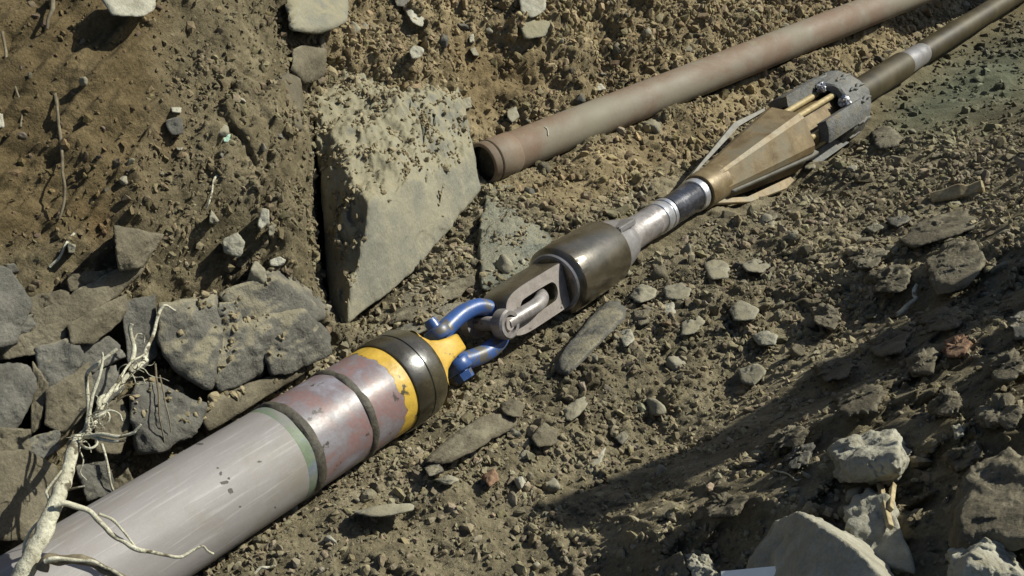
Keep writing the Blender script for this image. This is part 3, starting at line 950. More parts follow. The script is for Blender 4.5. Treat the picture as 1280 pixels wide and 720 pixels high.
# stones set in the left bank
for k, (lab, pts, mt) in enumerate([
    ('upright grey wedge stone standing above the cracked boulder', [(318, 322, .05), (335, 338, .06), (337, 358, .06), (306, 358, .06), (312, 338, .08)], 'stone'),
    ('flat pale stone lying right of the grey wedge stone', [(336, 325, .04), (350, 320, .05), (359, 326, .05), (354, 333, .05), (338, 333, .05)], 'pale_stone'),
    ('pointed grey stone under the short pale twig', [(264, 262, .04), (274, 276, .05), (268, 281, .05), (260, 279, .05)], 'stone'),
    ('pale upright stone in the left bank with a smaller one under it', [(327, 260, .05), (336, 262, .06), (337, 280, .06), (326, 288, .06), (320, 282, .05)], 'pale_stone'),
    ('small tan stone below the pale upright stone', [(334, 284, .04), (345, 280, .05), (342, 294, .05), (336, 296, .05)], 'stone'),
    ('pale fan shaped lump of broken shale in the left bank', [(276, 298, .04), (297, 290, .05), (308, 306, .06), (300, 322, .06), (280, 316, .05)], 'pale_stone'),
    ('grey lump of stone in the left bank below the green stone', [(205, 150, .03), (228, 146, .05), (230, 168, .05), (212, 170, .04)], 'grey_rock'),
    ('pale square block of stone at the top edge of the picture', [(122, -8, .08), (198, -8, .08), (196, 12, .09), (178, 22, .09), (138, 20, .09)], 'pale_stone'),
    ('pale stone at the left edge of the picture, high on the clay', [(-8, 140, .05), (4, 142, .05), (6, 160, .05), (-8, 162, .05)], 'pale_stone'),
    ('small round stone by the curved twig on the clay', [(84, 304, .03), (95, 306, .04), (94, 318, .04), (85, 317, .04)], 'stone'),
    ('tiny pale chip under the grey lump of stone', [(219, 184, .02), (229, 184, .03), (228, 188, .03), (221, 188, .03)], 'pale_stone'),
    ('pale chip above the grey lump of stone', [(213, 134, .02), (228, 134, .03), (226, 141, .03), (215, 141, .03)], 'pale_stone'),
    ('small mint green stone in the left bank', [(277, 168, .02), (288, 168, .03), (289, 178, .03), (279, 178, .03)], 'green_stone'),
    ('ragged rock lip hanging beside the dark gap left of the block', [(340, 90, .05), (376, 88, .08), (382, 150, .06), (378, 170, .05), (342, 155, .05)], 'brown_rock'),
    ('jagged tan rock above the dark gap', [(365, 55, .08), (410, 60, .10), (408, 95, .09), (380, 110, .08), (362, 90, .06)], 'brown_rock'),
    ('broad pale rock at the top edge above the block', [(352, -10, .10), (440, -10, .10), (436, 30, .12), (398, 44, .12), (360, 40, .10)], 'block_rock'),
    ('pale oblong stone tipped over the dark crack behind the block', [(505, 12, .08), (515, 9, .09), (532, 25, .09), (528, 35, .09), (516, 30, .09)], 'pale_stone'),
    ('pale stone on the back edge of the block', [(510, 60, .10), (520, 55, .11), (531, 62, .11), (528, 72, .10), (514, 74, .10)], 'pale_stone'),
    ('grey stone at the top edge left of the scooped earth', [(490, -5, .06), (520, -5, .06), (518, 10, .07), (495, 8, .07)], 'grey_rock'),
    ('pale crumbling rock at the top edge above the rusty pipe', [(648, -10, .06), (684, -10, .07), (682, 14, .08), (664, 24, .08), (650, 16, .07)], 'pale_stone'),
    ('tan ledge rock below the pale crumbling rock', [(645, 22, .05), (690, 26, .06), (684, 46, .07), (655, 50, .06)], 'block_rock'),
    ('pale chip standing on the scooped earth', [(586, 44, .02), (592, 42, .03), (593, 54, .03), (587, 54, .03)], 'pale_stone'),
    ('flat tan stone on the scooped earth below the pale chip', [(586, 60, .02), (594, 58, .03), (600, 70, .03), (592, 70, .03)], 'stone'),
    ('tan stone at the back corner of the block beside the scooped earth', [(574, 125, .03), (588, 120, .04), (590, 134, .04), (578, 138, .04)], 'stone'),
    ('tan stone resting against the back of the rusty pipe near its open end', [(634, 136, .04), (646, 132, .05), (650, 146, .05), (640, 154, .05), (634, 148, .05)], 'stone'),
    ('pale stone on the bank just above the rusty pipe', [(741, 106, .03), (752, 104, .04), (758, 112, .04), (746, 114, .04)], 'pale_stone'),
]):
    rock('stone', lab, 'stone', pts, M[mt], back=0.06, sub=4, rough=0.010, seed=50 + k, p=24, group='stones set in the cut banks', lift=0.012)

# boulders of the right bank
for k, (nm, lab, pts, mt, bk, sb_) in enumerate([
    ('boulder', 'brick shaped boulder lying across the others at the lower right, pale right end', [(1036, 562, .08), (1054, 549, .08), (1116, 542, .08), (1136, 556, .06), (1140, 584, .06), (1130, 602, .06), (1122, 558, .18), (1118, 596, .12), (1038, 566, .17), (1036, 594, .11), (1050, 605, .10)], 'pale_stone', .16, 6),
    ('boulder', 'large pointed boulder at the bottom edge, dark left face and sharp lit ridge', [(932, 735, .05), (940, 690, .05), (968, 648, .09), (1000, 632, .16), (1032, 652, .22), (1076, 692, .22), (1120, 738, .20), (1010, 745, .22), (1045, 645, .08), (1095, 690, .06), (1140, 735, .06)], 'pale_stone', .25, 6),
    ('rock_slab', 'pale flat slab leaning under the brick shaped boulder', [(1050, 640, .04), (1085, 610, .05), (1100, 612, .04), (1120, 640, .03), (1135, 700, .04), (1150, 728, .05), (1110, 722, .07), (1060, 665, .06)], 'pale_stone', .15, 5),
    ('boulder', 'broken boulder in the bottom right corner with a bright top edge', [(1180, 693, .10), (1235, 668, .11), (1265, 690, .10), (1300, 735, .08), (1190, 740, .16), (1208, 700, .18)], 'pale_stone', .18, 6),
    ('boulder', 'big slanted boulder at the right edge half buried in soil', [(1225, 575, .10), (1260, 560, .12), (1310, 580, .12), (1320, 680, .10), (1270, 690, .09), (1200, 660, .12), (1175, 690, .10), (1195, 620, .14)], 'brown_rock', .25, 6),
    ('rock', 'bluish grey stone poking out left of the brick shaped boulder', [(982, 570, .05), (1000, 556, .06), (1018, 552, .06), (1012, 580, .07), (985, 592, .06)], 'grey_rock', .1, 5),
    ('boulder', 'rounded brown boulder beside a black gap on the right bank', [(1160, 318, .08), (1185, 298, .08), (1218, 300, .08), (1235, 330, .07), (1205, 362, .09), (1170, 372, .09), (1158, 345, .10)], 'brown_rock', .2, 6),
    ('rock_slab', 'long sloping slab of brown rock above the black gap', [(1120, 300, .04), (1170, 268, .06), (1210, 262, .06), (1225, 285, .05), (1180, 295, .07), (1140, 312, .06)], 'brown_rock', .14, 5),
    ('rock', 'angular dark stone with a lit right edge at the middle of the right bank', [(1012, 385, .05), (1028, 378, .06), (1050, 388, .06), (1057, 405, .05), (1040, 415, .06), (1016, 402, .07)], 'brown_rock', .1, 5),
    ('rock', 'reddish brown stone in the shaded part of the right bank', [(1180, 425, .05), (1205, 415, .05), (1216, 430, .05), (1205, 446, .06), (1180, 448, .06)], 'red_stone', .1, 5),
    ('rock', 'grey rock at the right edge in the shade', [(1262, 395, .06), (1290, 385, .06), (1295, 420, .06), (1268, 428, .07)], 'grey_rock', .12, 5),
    ('rock', 'half buried rock at the bottom edge, left of the white card', [(800, 712, .04), (850, 690, .06), (868, 722, .06), (830, 740, .06)], 'brown_rock', .12, 5),
    ('rock', 'pale shard of stone at the bottom edge beside the white card', [(858, 690, .04), (878, 700, .06), (905, 722, .05), (868, 728, .06)], 'pale_stone', .1, 5),
    ('rock', 'tan ledge of soil and stone left of the big slanted boulder', [(1180, 570, .05), (1222, 552, .05), (1230, 572, .06), (1195, 592, .06)], 'brown_rock', .12, 5),
    ('rock', 'pale rounded stone on the right bank above the slanted boulder', [(1190, 532, .04), (1204, 528, .05), (1206, 544, .05), (1194, 549, .05)], 'pale_stone', .06, 4),
]):
    rock(nm, lab, 'boulder' if nm == 'boulder' else 'rock', pts, M[mt], back=bk, sub=sb_, rough=0.036, seed=90 + k, p=40, chips=11, group='boulders and rocks of the right bank', lift=0.045)

# clods of soil on the shaded part of the right bank
for k, (lab, pts) in enumerate([
    ('big dark soil clod right of the bent twig', [(1150, 395, .03), (1180, 385, .06), (1205, 392, .06), (1198, 412, .07), (1160, 414, .06)]),
    ('dark soil clod just below the bent twig', [(1085, 425, .03), (1110, 412, .06), (1135, 418, .06), (1128, 440, .07), (1095, 446, .06)]),
    ('ragged soil clod left of the reddish brown stone', [(1130, 450, .03), (1152, 438, .06), (1172, 446, .06), (1165, 468, .07), (1140, 470, .06)]),
    ('broad crumbling clod in the shade above the brick shaped boulder', [(1040, 495, .03), (1075, 480, .06), (1105, 488, .06), (1095, 515, .07), (1055, 520, .06)]),
    ('dark clod at the head of the shaded gully', [(1020, 455, .03), (1046, 445, .06), (1068, 455, .06), (1055, 474, .07), (1028, 476, .06)]),
    ('tan clod on the bank right of the brick shaped boulder', [(1160, 500, .03), (1185, 490, .06), (1205, 500, .06), (1192, 518, .07), (1166, 518, .06)]),
    ('soil clod at the right edge below the grey rock', [(1235, 450, .03), (1262, 440, .06), (1285, 455, .06), (1270, 476, .07), (1240, 474, .06)]),
    ('low clod at the lower left end of the shaded gully', [(880, 630, .03), (905, 615, .06), (930, 622, .06), (920, 642, .07), (890, 646, .06)]),
    ('soil clod above the bluish grey stone', [(960, 545, .03), (985, 532, .06), (1008, 540, .06), (998, 558, .06), (966, 562, .06)]),
    ('crumbly clod left of the black gap', [(1085, 345, .03), (1110, 332, .06), (1138, 340, .06), (1130, 362, .07), (1095, 366, .06)]),
    ('crumbly clod above the bent twig', [(1060, 320, .03), (1082, 310, .06), (1105, 316, .06), (1096, 332, .06), (1068, 336, .06)]),
    ('clod of earth at the right edge above the slanted boulder', [(1225, 510, .03), (1255, 498, .06), (1280, 512, .06), (1265, 534, .07), (1230, 530, .06)]),
]):
    rock('soil_clod', lab, 'clod', pts, M['brown_rock'], back=0.10, sub=5, rough=0.045, seed=170 + k, p=16, group='soil clods on the right bank', lift=0.05, grow=1.15)

# named stones of the trench floor
for k, (nm, lab, pts, mt) in enumerate([
    ('rock_slab', 'long grey slab lying just below the swivel barrel', [(690, 462, .02), (700, 440, .04), (755, 375, .05), (782, 372, .05), (786, 395, .05), (770, 412, .07), (728, 452, .06), (705, 475, .04)], 'grey_rock'),
    ('stone', 'pale stone leaning on the right side of the long slab', [(772, 415, .04), (788, 412, .05), (794, 424, .05), (780, 436, .05)], 'pale_stone'),
    ('stone', 'flat tan stone above the end of the long slab', [(782, 372, .03), (800, 354, .05), (822, 360, .05), (820, 374, .05), (800, 380, .06)], 'stone'),
    ('stone', 'rounded tan stone right of the flat tan stone', [(826, 360, .03), (850, 352, .04), (866, 362, .05), (860, 376, .05), (832, 374, .05)], 'stone'),
    ('stone', 'stubby stone between the long slab and the rounded tan stone', [(790, 388, .03), (814, 386, .05), (812, 404, .05), (798, 408, .05)], 'brown_rock'),
    ('stone', 'small pale cube of stone right of the long slab', [(826, 380, .03), (842, 378, .05), (846, 392, .05), (830, 398, .05)], 'pale_stone'),
    ('stone', 'pale lit stone with a dark left side, below the long slab', [(704, 512, .04), (732, 494, .06), (738, 505, .06), (714, 528, .06), (706, 524, .05)], 'stone'),
    ('rock_slab', 'flat muddy slab sunk in the floor right of the black collar', [(525, 580, .01), (560, 545, .02), (600, 520, .03), (650, 515, .03), (655, 530, .03), (600, 560, .035), (560, 582, .03)], 'brown_rock'),
    ('stone', 'dark lump at the upper end of the flat muddy slab', [(624, 505, .02), (645, 498, .05), (658, 508, .05), (650, 522, .05), (630, 520, .05)], 'brown_rock'),
    ('stone', 'reddish stone on the floor below the flat muddy slab', [(602, 596, .03), (618, 582, .05), (625, 600, .05), (612, 610, .05)], 'red_stone'),
    ('stone', 'small white rounded pebble right of the reddish stone', [(644, 598, .02), (653, 594, .04), (657, 604, .04), (650, 613, .04)], 'pale_stone'),
    ('stone', 'tan pebble left of the reddish stone', [(540, 600, .02), (565, 593, .04), (574, 600, .04), (560, 608, .04)], 'stone'),
    ('rock_slab', 'long pale stone half buried beside the lower edge of the grey pipe', [(432, 640, .02), (470, 632, .04), (518, 628, .04), (520, 640, .05), (470, 648, .05)], 'stone'),
    ('stone', 'grey rounded stone below the lower edge of the muddy slab', [(528, 585, .02), (550, 580, .04), (556, 590, .04), (536, 597, .04)], 'grey_rock'),
    ('stone', 'tan stone below the pale lit stone on the floor', [(660, 545, .03), (680, 528, .05), (700, 536, .05), (698, 556, .05), (672, 560, .05)], 'brown_rock'),
    ('stone', 'pale angular splinter in the middle of the floor', [(728, 585, .03), (748, 565, .05), (758, 558, .05), (754, 575, .05), (738, 592, .05)], 'pale_stone'),
    ('stone', 'oval grey pebble right of the pale splinter', [(766, 546, .02), (780, 538, .04), (788, 545, .04), (778, 558, .04)], 'grey_rock'),
    ('stone', 'large rounded stone in the middle of the slope right of the dark rod', [(876, 330, .03), (895, 322, .05), (914, 330, .05), (910, 348, .05), (888, 352, .06)], 'stone'),
    ('stone', 'flat topped stone right of the large rounded stone', [(925, 330, .02), (945, 322, .04), (968, 330, .04), (955, 342, .05), (932, 340, .05)], 'stone'),
    ('stone', 'pyramid shaped stone on the slope below the flat topped stone', [(910, 388, .02), (924, 372, .05), (950, 385, .05), (945, 400, .05), (918, 404, .05)], 'stone'),
    ('stone', 'pale broken stone left of the pyramid shaped stone', [(852, 400, .02), (870, 392, .04), (884, 400, .04), (868, 418, .05), (850, 420, .05)], 'stone'),
    ('stone', 'pale rounded stone low on the slope below the pyramid shaped stone', [(940, 420, .02), (960, 412, .05), (974, 420, .05), (970, 432, .05), (948, 432, .05)], 'pale_stone'),
    ('stone', 'pale square stone at the foot of the slope', [(922, 460, .02), (948, 452, .05), (960, 465, .05), (945, 484, .05), (926, 478, .05)], 'stone'),
    ('stone', 'rounded tan stone beside the grey cutter of the reamer', [(1000, 196, .03), (1012, 188, .05), (1024, 198, .05), (1020, 212, .05), (1004, 214, .05)], 'stone'),
    ('stone', 'lump of tan soil right of the rounded tan stone', [(1085, 165, .02), (1110, 155, .05), (1130, 170, .05), (1122, 188, .05), (1095, 190, .05)], 'brown_rock'),
    ('stone', 'long dark slate on the slope below the reamer', [(1104, 274, .02), (1130, 268, .03), (1142, 274, .03), (1120, 286, .04)], 'grey_rock'),
    ('stone', 'flat tan stone left of the long dark slate', [(1080, 284, .02), (1096, 278, .04), (1106, 284, .04), (1092, 292, .04)], 'stone'),
    ('stone', 'pointed tan stone on the slope below the reamer', [(944, 268, .02), (966, 262, .04), (974, 272, .05), (955, 280, .05)], 'brown_rock'),
]):
    rock(nm, lab, 'stone' if nm == 'stone' else 'rock', pts, M[mt], back=0.05, sub=4, rough=0.014, seed=120 + k, p=22, group='stones on the trench floor', lift=0.05 if 'long grey slab' in lab else 0.024)

# ------------------------------------------------------------------ loose stones: shapes shared, every one an object
STONE_MESH = []
for k in range(16):
    pts = RNG.normal(size=(11, 3))
    pts /= np.linalg.norm(pts, axis=1)[:, None]
    pts *= np.array([1.0, RNG.uniform(0.65, 1.0), RNG.uniform(0.45, 0.8)]) * RNG.uniform(0.85, 1.1, (11, 1))
    c, W, F = carved(pts, 3, 0.08, 300 + k, 40, chips=3)
    W = W / np.abs(W).max()
    STONE_MESH.append((W, F))
stone_data = {}
for mt in ('stone', 'brown_rock', 'grey_rock', 'pale_stone'):
    stone_data[mt] = [np_mesh('stone', W, F, M[mt]) for (W, F) in STONE_MESH]


def rand_rot():
    q = RNG.normal(size=4)
    q /= np.linalg.norm(q)
    from mathutils import Quaternion
    return Quaternion(q)


# candidate spots: ground vertices in and just around the view, weighted by what lies there
view = infront & (GX > -60) & (GX < 1340) & (GY > -40) & (GY < 770)
W_CR = np.where(view, 1.0, 0.0)
W_CR *= np.clip(1 - 0.80 * R_CLAY - 0.35 * R_WALL * (1 - R_CLAY) - 0.75 * R_SCOOP - 0.55 * R_BETW - 0.85 * R_MUD_DIM, 0.04, 1)
qq = GV - X0
tt = qq @ DX
dline = np.linalg.norm(qq - tt[:, None] * DX, axis=1)
clear = np.where(tt < 0.85, 0.115, np.where((tt > 2.2) & (tt < 3.6), 0.17, 0.09))
W_CR *= (dline > clear + 0.004)
qf = GV - far_point(603)
tf = qf @ fdir
W_CR *= ~((tf > -0.05) & (np.linalg.norm(qf - tf[:, None] * fdir, axis=1) < 0.085))
# area of the grid cell of each vertex (the grid is finer near the viewer)
da = np.gradient(ga)
db = np.gradient(gb)
cell = (db[:, None] * da[None, :]).ravel()
w_sto = W_CR * cell / np.maximum(GZ, 0.5) ** 0.7
named = np.array([r[1] for r in ROCKS])
named_r = np.array([np.linalg.norm(r[2], axis=1).mean() for r in ROCKS])
idx = RNG.choice(len(GV), 2500, replace=False, p=w_sto / w_sto.sum())
LAND = [(320, 420, 'the cracked boulder'), (735, 425, 'the long grey slab'), (440, 470, 'the black collar'), (590, 420, 'the blue shackle'), (740, 320, 'the swivel barrel'),
        (850, 255, 'the dark shaft'), (930, 190, 'the reamer cone'), (1035, 135, 'the cutter ring'), (1085, 575, 'the brick shaped boulder'), (1010, 690, 'the pointed boulder'),
        (1190, 335, 'the round brown boulder'), (1140, 70, 'the bright rod joint'), (600, 545, 'the muddy slab'), (615, 598, 'the reddish stone'), (490, 250, 'the big tan block'),
        (165, 310, 'the triangular slab'), (640, 290, 'the wet rock'), (700, 160, 'the rusty pipe end'), (880, 80, 'the rusty pipe middle'), (895, 338, 'the large rounded stone'),
        (930, 388, 'the pyramid shaped stone'), (945, 466, 'the pale square stone'), (300, 640, 'the grey pipe'), (330, 270, 'the pale upright stone'), (280, 172, 'the green stone'),
        (1200, 240, 'the wooden stake'), (1245, 610, 'the slanted boulder'), (720, 512, 'the pale lit stone'), (1030, 395, 'the lit edged dark stone'), (745, 578, 'the pale splinter'),
        (620, 90, 'the scooped earth'), (120, 480, 'the pale root'), (1120, 275, 'the dark slate'), (1125, 390, 'the bent twig'), (520, 20, 'the tipped oblong stone')]
SHAPE = []
for W, F in STONE_MESH:
    e = np.sort(np.linalg.eigvalsh(np.cov(W.T))) ** 0.5
    SHAPE.append('flat' if e[0] / e[2] < 0.52 else ('long' if e[1] / e[2] < 0.74 else ('blocky' if e[0] / e[2] > 0.72 else 'angular')))
SHADE = {'stone': 'grey tan', 'brown_rock': 'brown', 'grey_rock': 'dark grey', 'pale_stone': 'pale'}
GROUP = {0: 'loose stones on the trench floor', 1: 'loose stones on the cut bank', 2: 'loose stones on the right bank'}
count = 0
kept = []
seen = {}
for i in idx:
    if count >= 225: break
    p = GV[i]
    if np.any(np.linalg.norm(named - p, axis=1) < named_r * 0.9): continue
    r = float(0.010 + 0.026 * RNG.random() ** 2.0) * float(np.clip(GZ[i] / 3.0, 0.8, 1.4))
    if fz[i] == 1: r *= 0.75
    if any(np.linalg.norm(p - k_[0]) < (r + k_[1]) * 1.1 for k_ in kept): continue
    kept.append((p, r))
    mt = str(RNG.choice(['stone', 'brown_rock', 'grey_rock', 'pale_stone'], p=[0.56, 0.28, 0.10, 0.06]))
    q_ = int(RNG.integers(16))
    px, py = GX[i], GY[i]
    lx, ly, lt = min(LAND, key=lambda q: math.hypot(q[0] - px, q[1] - py))
    ax_, ay_ = px - lx, py - ly
    side = ('right of' if ax_ > 0 else 'left of') if abs(ax_) > 1.6 * abs(ay_) else (('below' if ay_ > 0 else 'above') if abs(ay_) > 1.6 * abs(ax_) else
            ('below and ' if ay_ > 0 else 'above and ') + ('right of' if ax_ > 0 else 'left of'))
    size = 'tiny' if r < .013 else ('small' if r < .021 else 'fist sized')
    lab = f'{size} {SHAPE[q_]} {SHADE[mt]} stone loose {side} {lt}'
    if seen.get(lab, 0): continue
    seen[lab] = 1
    o = link('loose_stone', stone_data[mt][q_])
    o.location = p + N_T * r * 0.22
    o.rotation_mode = 'QUATERNION'
    o.rotation_quaternion = rand_rot()
    o.scale = (r, r, r)
    tag(o, lab, 'stone', GROUP[int(fz[i])])
    count += 1

# ------------------------------------------------------------------ uncountable crumbs of soil and grit
CR_V, CR_F = [], []
for k in range(24):
    V, F = ICO[1]
    s = np.array([1.0, RNG.uniform(0.6, 1.0), RNG.uniform(0.5, 0.9)])
    nn_ = RNG.normal(size=(7, 3))
    nn_ /= np.linalg.norm(nn_, axis=1)[:, None]
    dd_ = RNG.uniform(0.45, 0.95, 7)
    cut = np.maximum((V @ nn_.T) / dd_, 1e-3).max(1)
    V = V * np.minimum(1.25, 1 / cut)[:, None] * s * (1 + 0.10 * RNG.normal(size=(len(V), 1)).clip(-1.5, 1.5))
    CR_V.append(V)
    CR_F.append(F)


def crumbs(name, pos, nrm, rad, cols, label, mat):
    Vs, Fs, Cs, off = [], [], [], 0
    kind = RNG.integers(0, 24, len(pos))
    for k in range(24):
        m = np.where(kind == k)[0]
        if len(m) == 0: continue
        V, F = CR_V[k], CR_F[k]
        q = RNG.normal(size=(len(m), 4))
        q /= np.linalg.norm(q, axis=1)[:, None]
        w_, x, y, z = q.T
        R = np.stack([1 - 2 * (y * y + z * z), 2 * (x * y - w_ * z), 2 * (x * z + w_ * y), 2 * (x * y + w_ * z), 1 - 2 * (x * x + z * z), 2 * (y * z - w_ * x),
                      2 * (x * z - w_ * y), 2 * (y * z + w_ * x), 1 - 2 * (x * x + y * y)], 1).reshape(-1, 3, 3)
        W = np.einsum('nij,vj->nvi', R, V) * rad[m][:, None, None] + pos[m][:, None, :] + nrm[m][:, None, :] * (rad[m] * 0.05)[:, None, None]
        Vs.append(W.reshape(-1, 3))
        Fs.append((F[None] + off + (np.arange(len(m)) * len(V))[:, None, None]).reshape(-1, 3))
        Cs.append(np.repeat(cols[m], len(V), 0))
        off += len(m) * len(V)
    V, F, Cc = np.concatenate(Vs), np.concatenate(Fs), np.concatenate(Cs)
    me = np_mesh(name, V, F, mat, smooth=False)
    set_tint(me, Cc)
    o = link(name, me)
    tag(o, label, kind='stuff')
    return o


NCR = 52000
clump = sstep(fbm(p3, 0.16, 3, 131), -0.25, 0.45)
w_c = W_CR * cell / np.maximum(GZ, 0.5) ** 0.9 * (0.3 + clump)
idx = RNG.choice(len(GV), NCR, replace=True, p=w_c / w_c.sum())
jit = RNG.normal(size=(NCR, 2)) * 0.003
pos = GV[idx] + jit[:, :1] * E_A + jit[:, 1:] * E_B
rad = 0.0026 + 0.0042 * RNG.random(NCR) ** 2 + 0.012 * RNG.random(NCR) ** 8
rad *= np.clip(GZ[idx] / 2.8, 0.8, 1.8)
cols = tint[idx] * RNG.uniform(0.8, 1.22, (NCR, 1)) * (1 + RNG.normal(size=(NCR, 3)) * 0.03)
crumbs('crumbled_soil', pos, np.tile(N_T, (NCR, 1)), rad, cols, 'crumbs of dry soil and grit scattered over the trench', M['crumb'])

CR_V, CR_F = [], []
for k in range(24):
    pts = RNG.normal(size=(10, 3))
    pts /= np.linalg.norm(pts, axis=1)[:, None]
    pts *= np.array([1.0, RNG.uniform(0.65, 1.0), RNG.uniform(0.45, 0.85)])
    c, W, F = carved(pts, 2, 0.05, 500 + k, 40, chips=2)
    CR_V.append(W / np.abs(W).max())
    CR_F.append(F)
NGR = 6800
w_g = W_CR * cell / np.maximum(GZ, 0.5) ** 0.8 * (0.3 + clump) * np.where(fz == 1, 0.35, 1.0)
idx = RNG.choice(len(GV), NGR, replace=False, p=w_g / w_g.sum())
rad = (0.0055 + 0.010 * RNG.random(NGR) ** 2.2 + 0.013 * RNG.random(NGR) ** 8) * np.clip(GZ[idx] / 2.8, 0.8, 1.5)
cols = np.clip(tint[idx], 0.5, 1.3) * RNG.uniform(0.75, 1.3, (NGR, 1)) * (1 + RNG.normal(size=(NGR, 3)) * np.array([0.03, 0.02, 0.06]))
crumbs('gravel', GV[idx], np.tile(N_T, (NGR, 1)), rad, cols, 'gravel and small clods too many to count on the trench floor and banks', M['crumb'])

# dirt lying on the flat top of the block and on the ledges
pos2, nr = [], []
for (o, c, W), m_ in zip(ROCKS[:7], (2200, 260, 250, 40, 150, 700, 60)):
    me = o.data
    nv = np.empty(len(me.vertices) * 3, np.float32)
    me.vertices.foreach_get('normal', nv)
    nv = nv.reshape(-1, 3)
    ok = np.where((nv[:, 2] > (0.58 if len(pos2) == 0 else 0.70)) & (nv @ (-c / np.linalg.norm(c)) > 0))[0]
    if len(ok) == 0: continue
    cl = fbm(W[ok] + c, 0.09, 2, 140)
    pr = np.clip(0.25 + cl, 0.02, 1)
    s_ = RNG.choice(ok, m_, p=pr / pr.sum())
    pos2.append(W[s_] + c)
    nr.append(nv[s_])
pos2, nr = np.concatenate(pos2), np.concatenate(nr)
rad2 = 0.003 + 0.006 * RNG.random(len(pos2)) ** 2 + 0.008 * RNG.random(len(pos2)) ** 8
crumbs('fallen_dirt', pos2 + RNG.normal(size=pos2.shape) * 0.003, nr, rad2, np.array([1.1, 1.02, 0.9]) * RNG.uniform(0.8, 1.2, (len(pos2), 1)), 'crumbs of dirt lying on the rock ledges', M['crumb'])

# ------------------------------------------------------------------ the pulled string
def string_thing(name, label, cat, s, roll=0.0):
    return tag(empty(name, frame(s, roll)), label, cat)


def Ts(s, s0):
    return T(s) - T(s0)


# 1. grey product pipe with its pulling head
S0 = 0.0
pipe = string_thing('product_pipe', 'big grey painted pipe with purple section, black collar and yellow lug', 'pipe', S0)
r0 = 0.1095
x1, x2, xg = Ts(197, S0), Ts(277, S0), Ts(178, S0)
xc0, xc1, xy = Ts(340, S0), Ts(388, S0), Ts(322, S0)
pbody = lathe('pipe_body', [(-1.6, r0 - .01), (-1.6, r0), (xg, r0)], M['grey_paint'], pipe, 96)
lathe('paint_band', [(xg, r0), (xg + .004, r0 + .0004), (x1 - .008, r0)], M['green_paint'], pipe, 96)
lathe('weld_seam', [(x1 - .014, r0 - .004), (x1 - .012, r0 + .001), (x1 - .006, r0 + .0045), (x1 + .006, r0 + .0045), (x1 + .013, r0 + .001), (x1 + .015, r0 - .004)], M['weld'], pipe, 96, rough=.004, seed=2)
lathe('primed_section', [(x1 + .006, r0), (x2 - .006, r0)], M['primer'], pipe, 96)
lathe('weld_seam', [(x2 - .012, r0 - .004), (x2 - .010, r0 + .001), (x2 - .005, r0 + .004), (x2 + .005, r0 + .004), (x2 + .010, r0 + .001), (x2 + .012, r0 - .004)], M['weld'], pipe, 96, rough=.0045, seed=3)
lathe('primed_section', [(x2 + .006, r0), (xy, r0), (xy + .01, r0 - .001)], M['primer'], pipe, 96)
# ragged yellow paint ring before the collar
bm = bmesh.new()
seg = 120
ringv = []
for k in range(seg):
    a = 2 * math.pi * k / seg
    pa = np.array([[0.2 * math.cos(a), 0.2 * math.sin(a), 0.0]])
    e = xy + 0.012 * float(fbm(pa, 0.12, 4, 8)[0]) + 0.02 * max(0.0, float(noise3(pa, 0.05, 9)[0])) - 0.005
    ringv.append([bm.verts.new((xx, rr * math.cos(a), rr * math.sin(a))) for xx, rr in ((e, r0 + .0001), (e + .003, r0 + .0009), (xc0 + .004, r0 + .001))])
for k in range(seg):
    j = (k + 1) % seg
    for m_ in range(2):
        bm.faces.new((ringv[k][m_], ringv[j][m_], ringv[j][m_ + 1], ringv[k][m_ + 1]))
bm_obj('yellow_paint_band', bm, M['yellow'], pipe)
rc = r0 + 0.0065
L_ = xc1 - xc0
lathe('collar', [(xc0, r0 - .004), (xc0, rc - .002), (xc0 + .003, rc), (xc0 + L_ * .44, rc), (xc0 + L_ * .455, rc - .0025), (xc0 + L_ * .475, rc - .0025), (xc0 + L_ * .49, rc), (xc0 + L_ * .80, rc - .001), (xc1 - .008, rc - .008), (xc1 - .002, rc - .018)], M['oily_black'], pipe, 96, rough=.0012, seed=6)
# end plate: dished yellow disc with ragged paint on the collar lip
lathe('end_plate', [(xc1 - .010, rc - .012), (xc1 - .001, rc - .0155), (xc1 + .003, rc - .022), (xc1 + .006, .07), (xc1 + .012, .045), (xc1 + .012, 0)], M['yellow'], pipe, 96, rough=.003, seed=12)
# pulling lug: thick plate flaring into the end plate; its thickness lies across (y), pin hole across y
xl0, xl1 = xc1 - .004, Ts(446, S0)
bm = bmesh.new()
secs = []
for f, hy, hz in [(0, .088, .085), (.10, .066, .078), (.24, .045, .072), (.42, .033, .068), (.62, .027, .064), (.80, .025, .058), (.92, .024, .046), (1.0, .022, .028)]:
    x = xl0 + (xl1 - xl0) * f
    ring = []
    for k in range(32):
        a = 2 * math.pi * k / 32
        cx_, sx_ = math.cos(a), math.sin(a)
        e = 0.28
        ring.append(bm.verts.new((x, hy * math.copysign(abs(cx_) ** e, cx_), hz * math.copysign(abs(sx_) ** e, sx_))))
    secs.append(ring)
for r_a, r_b in zip(secs[:-1], secs[1:]):
    for k in range(32):
        bm.faces.new((r_a[k], r_a[(k + 1) % 32], r_b[(k + 1) % 32], r_b[k]))
bm.faces.new(secs[-1])
bm_obj('pulling_lug', bm, M['yellow'], pipe, auto=40)
# scuffs on the grey paint, raised flakes
scuff = grain_mat('dark_scuff', [(0.3, (0.05, 0.045, 0.04)), (0.7, (0.1, 0.09, 0.08))], scale=30, rough=0.8, bump=0.2, space='object')


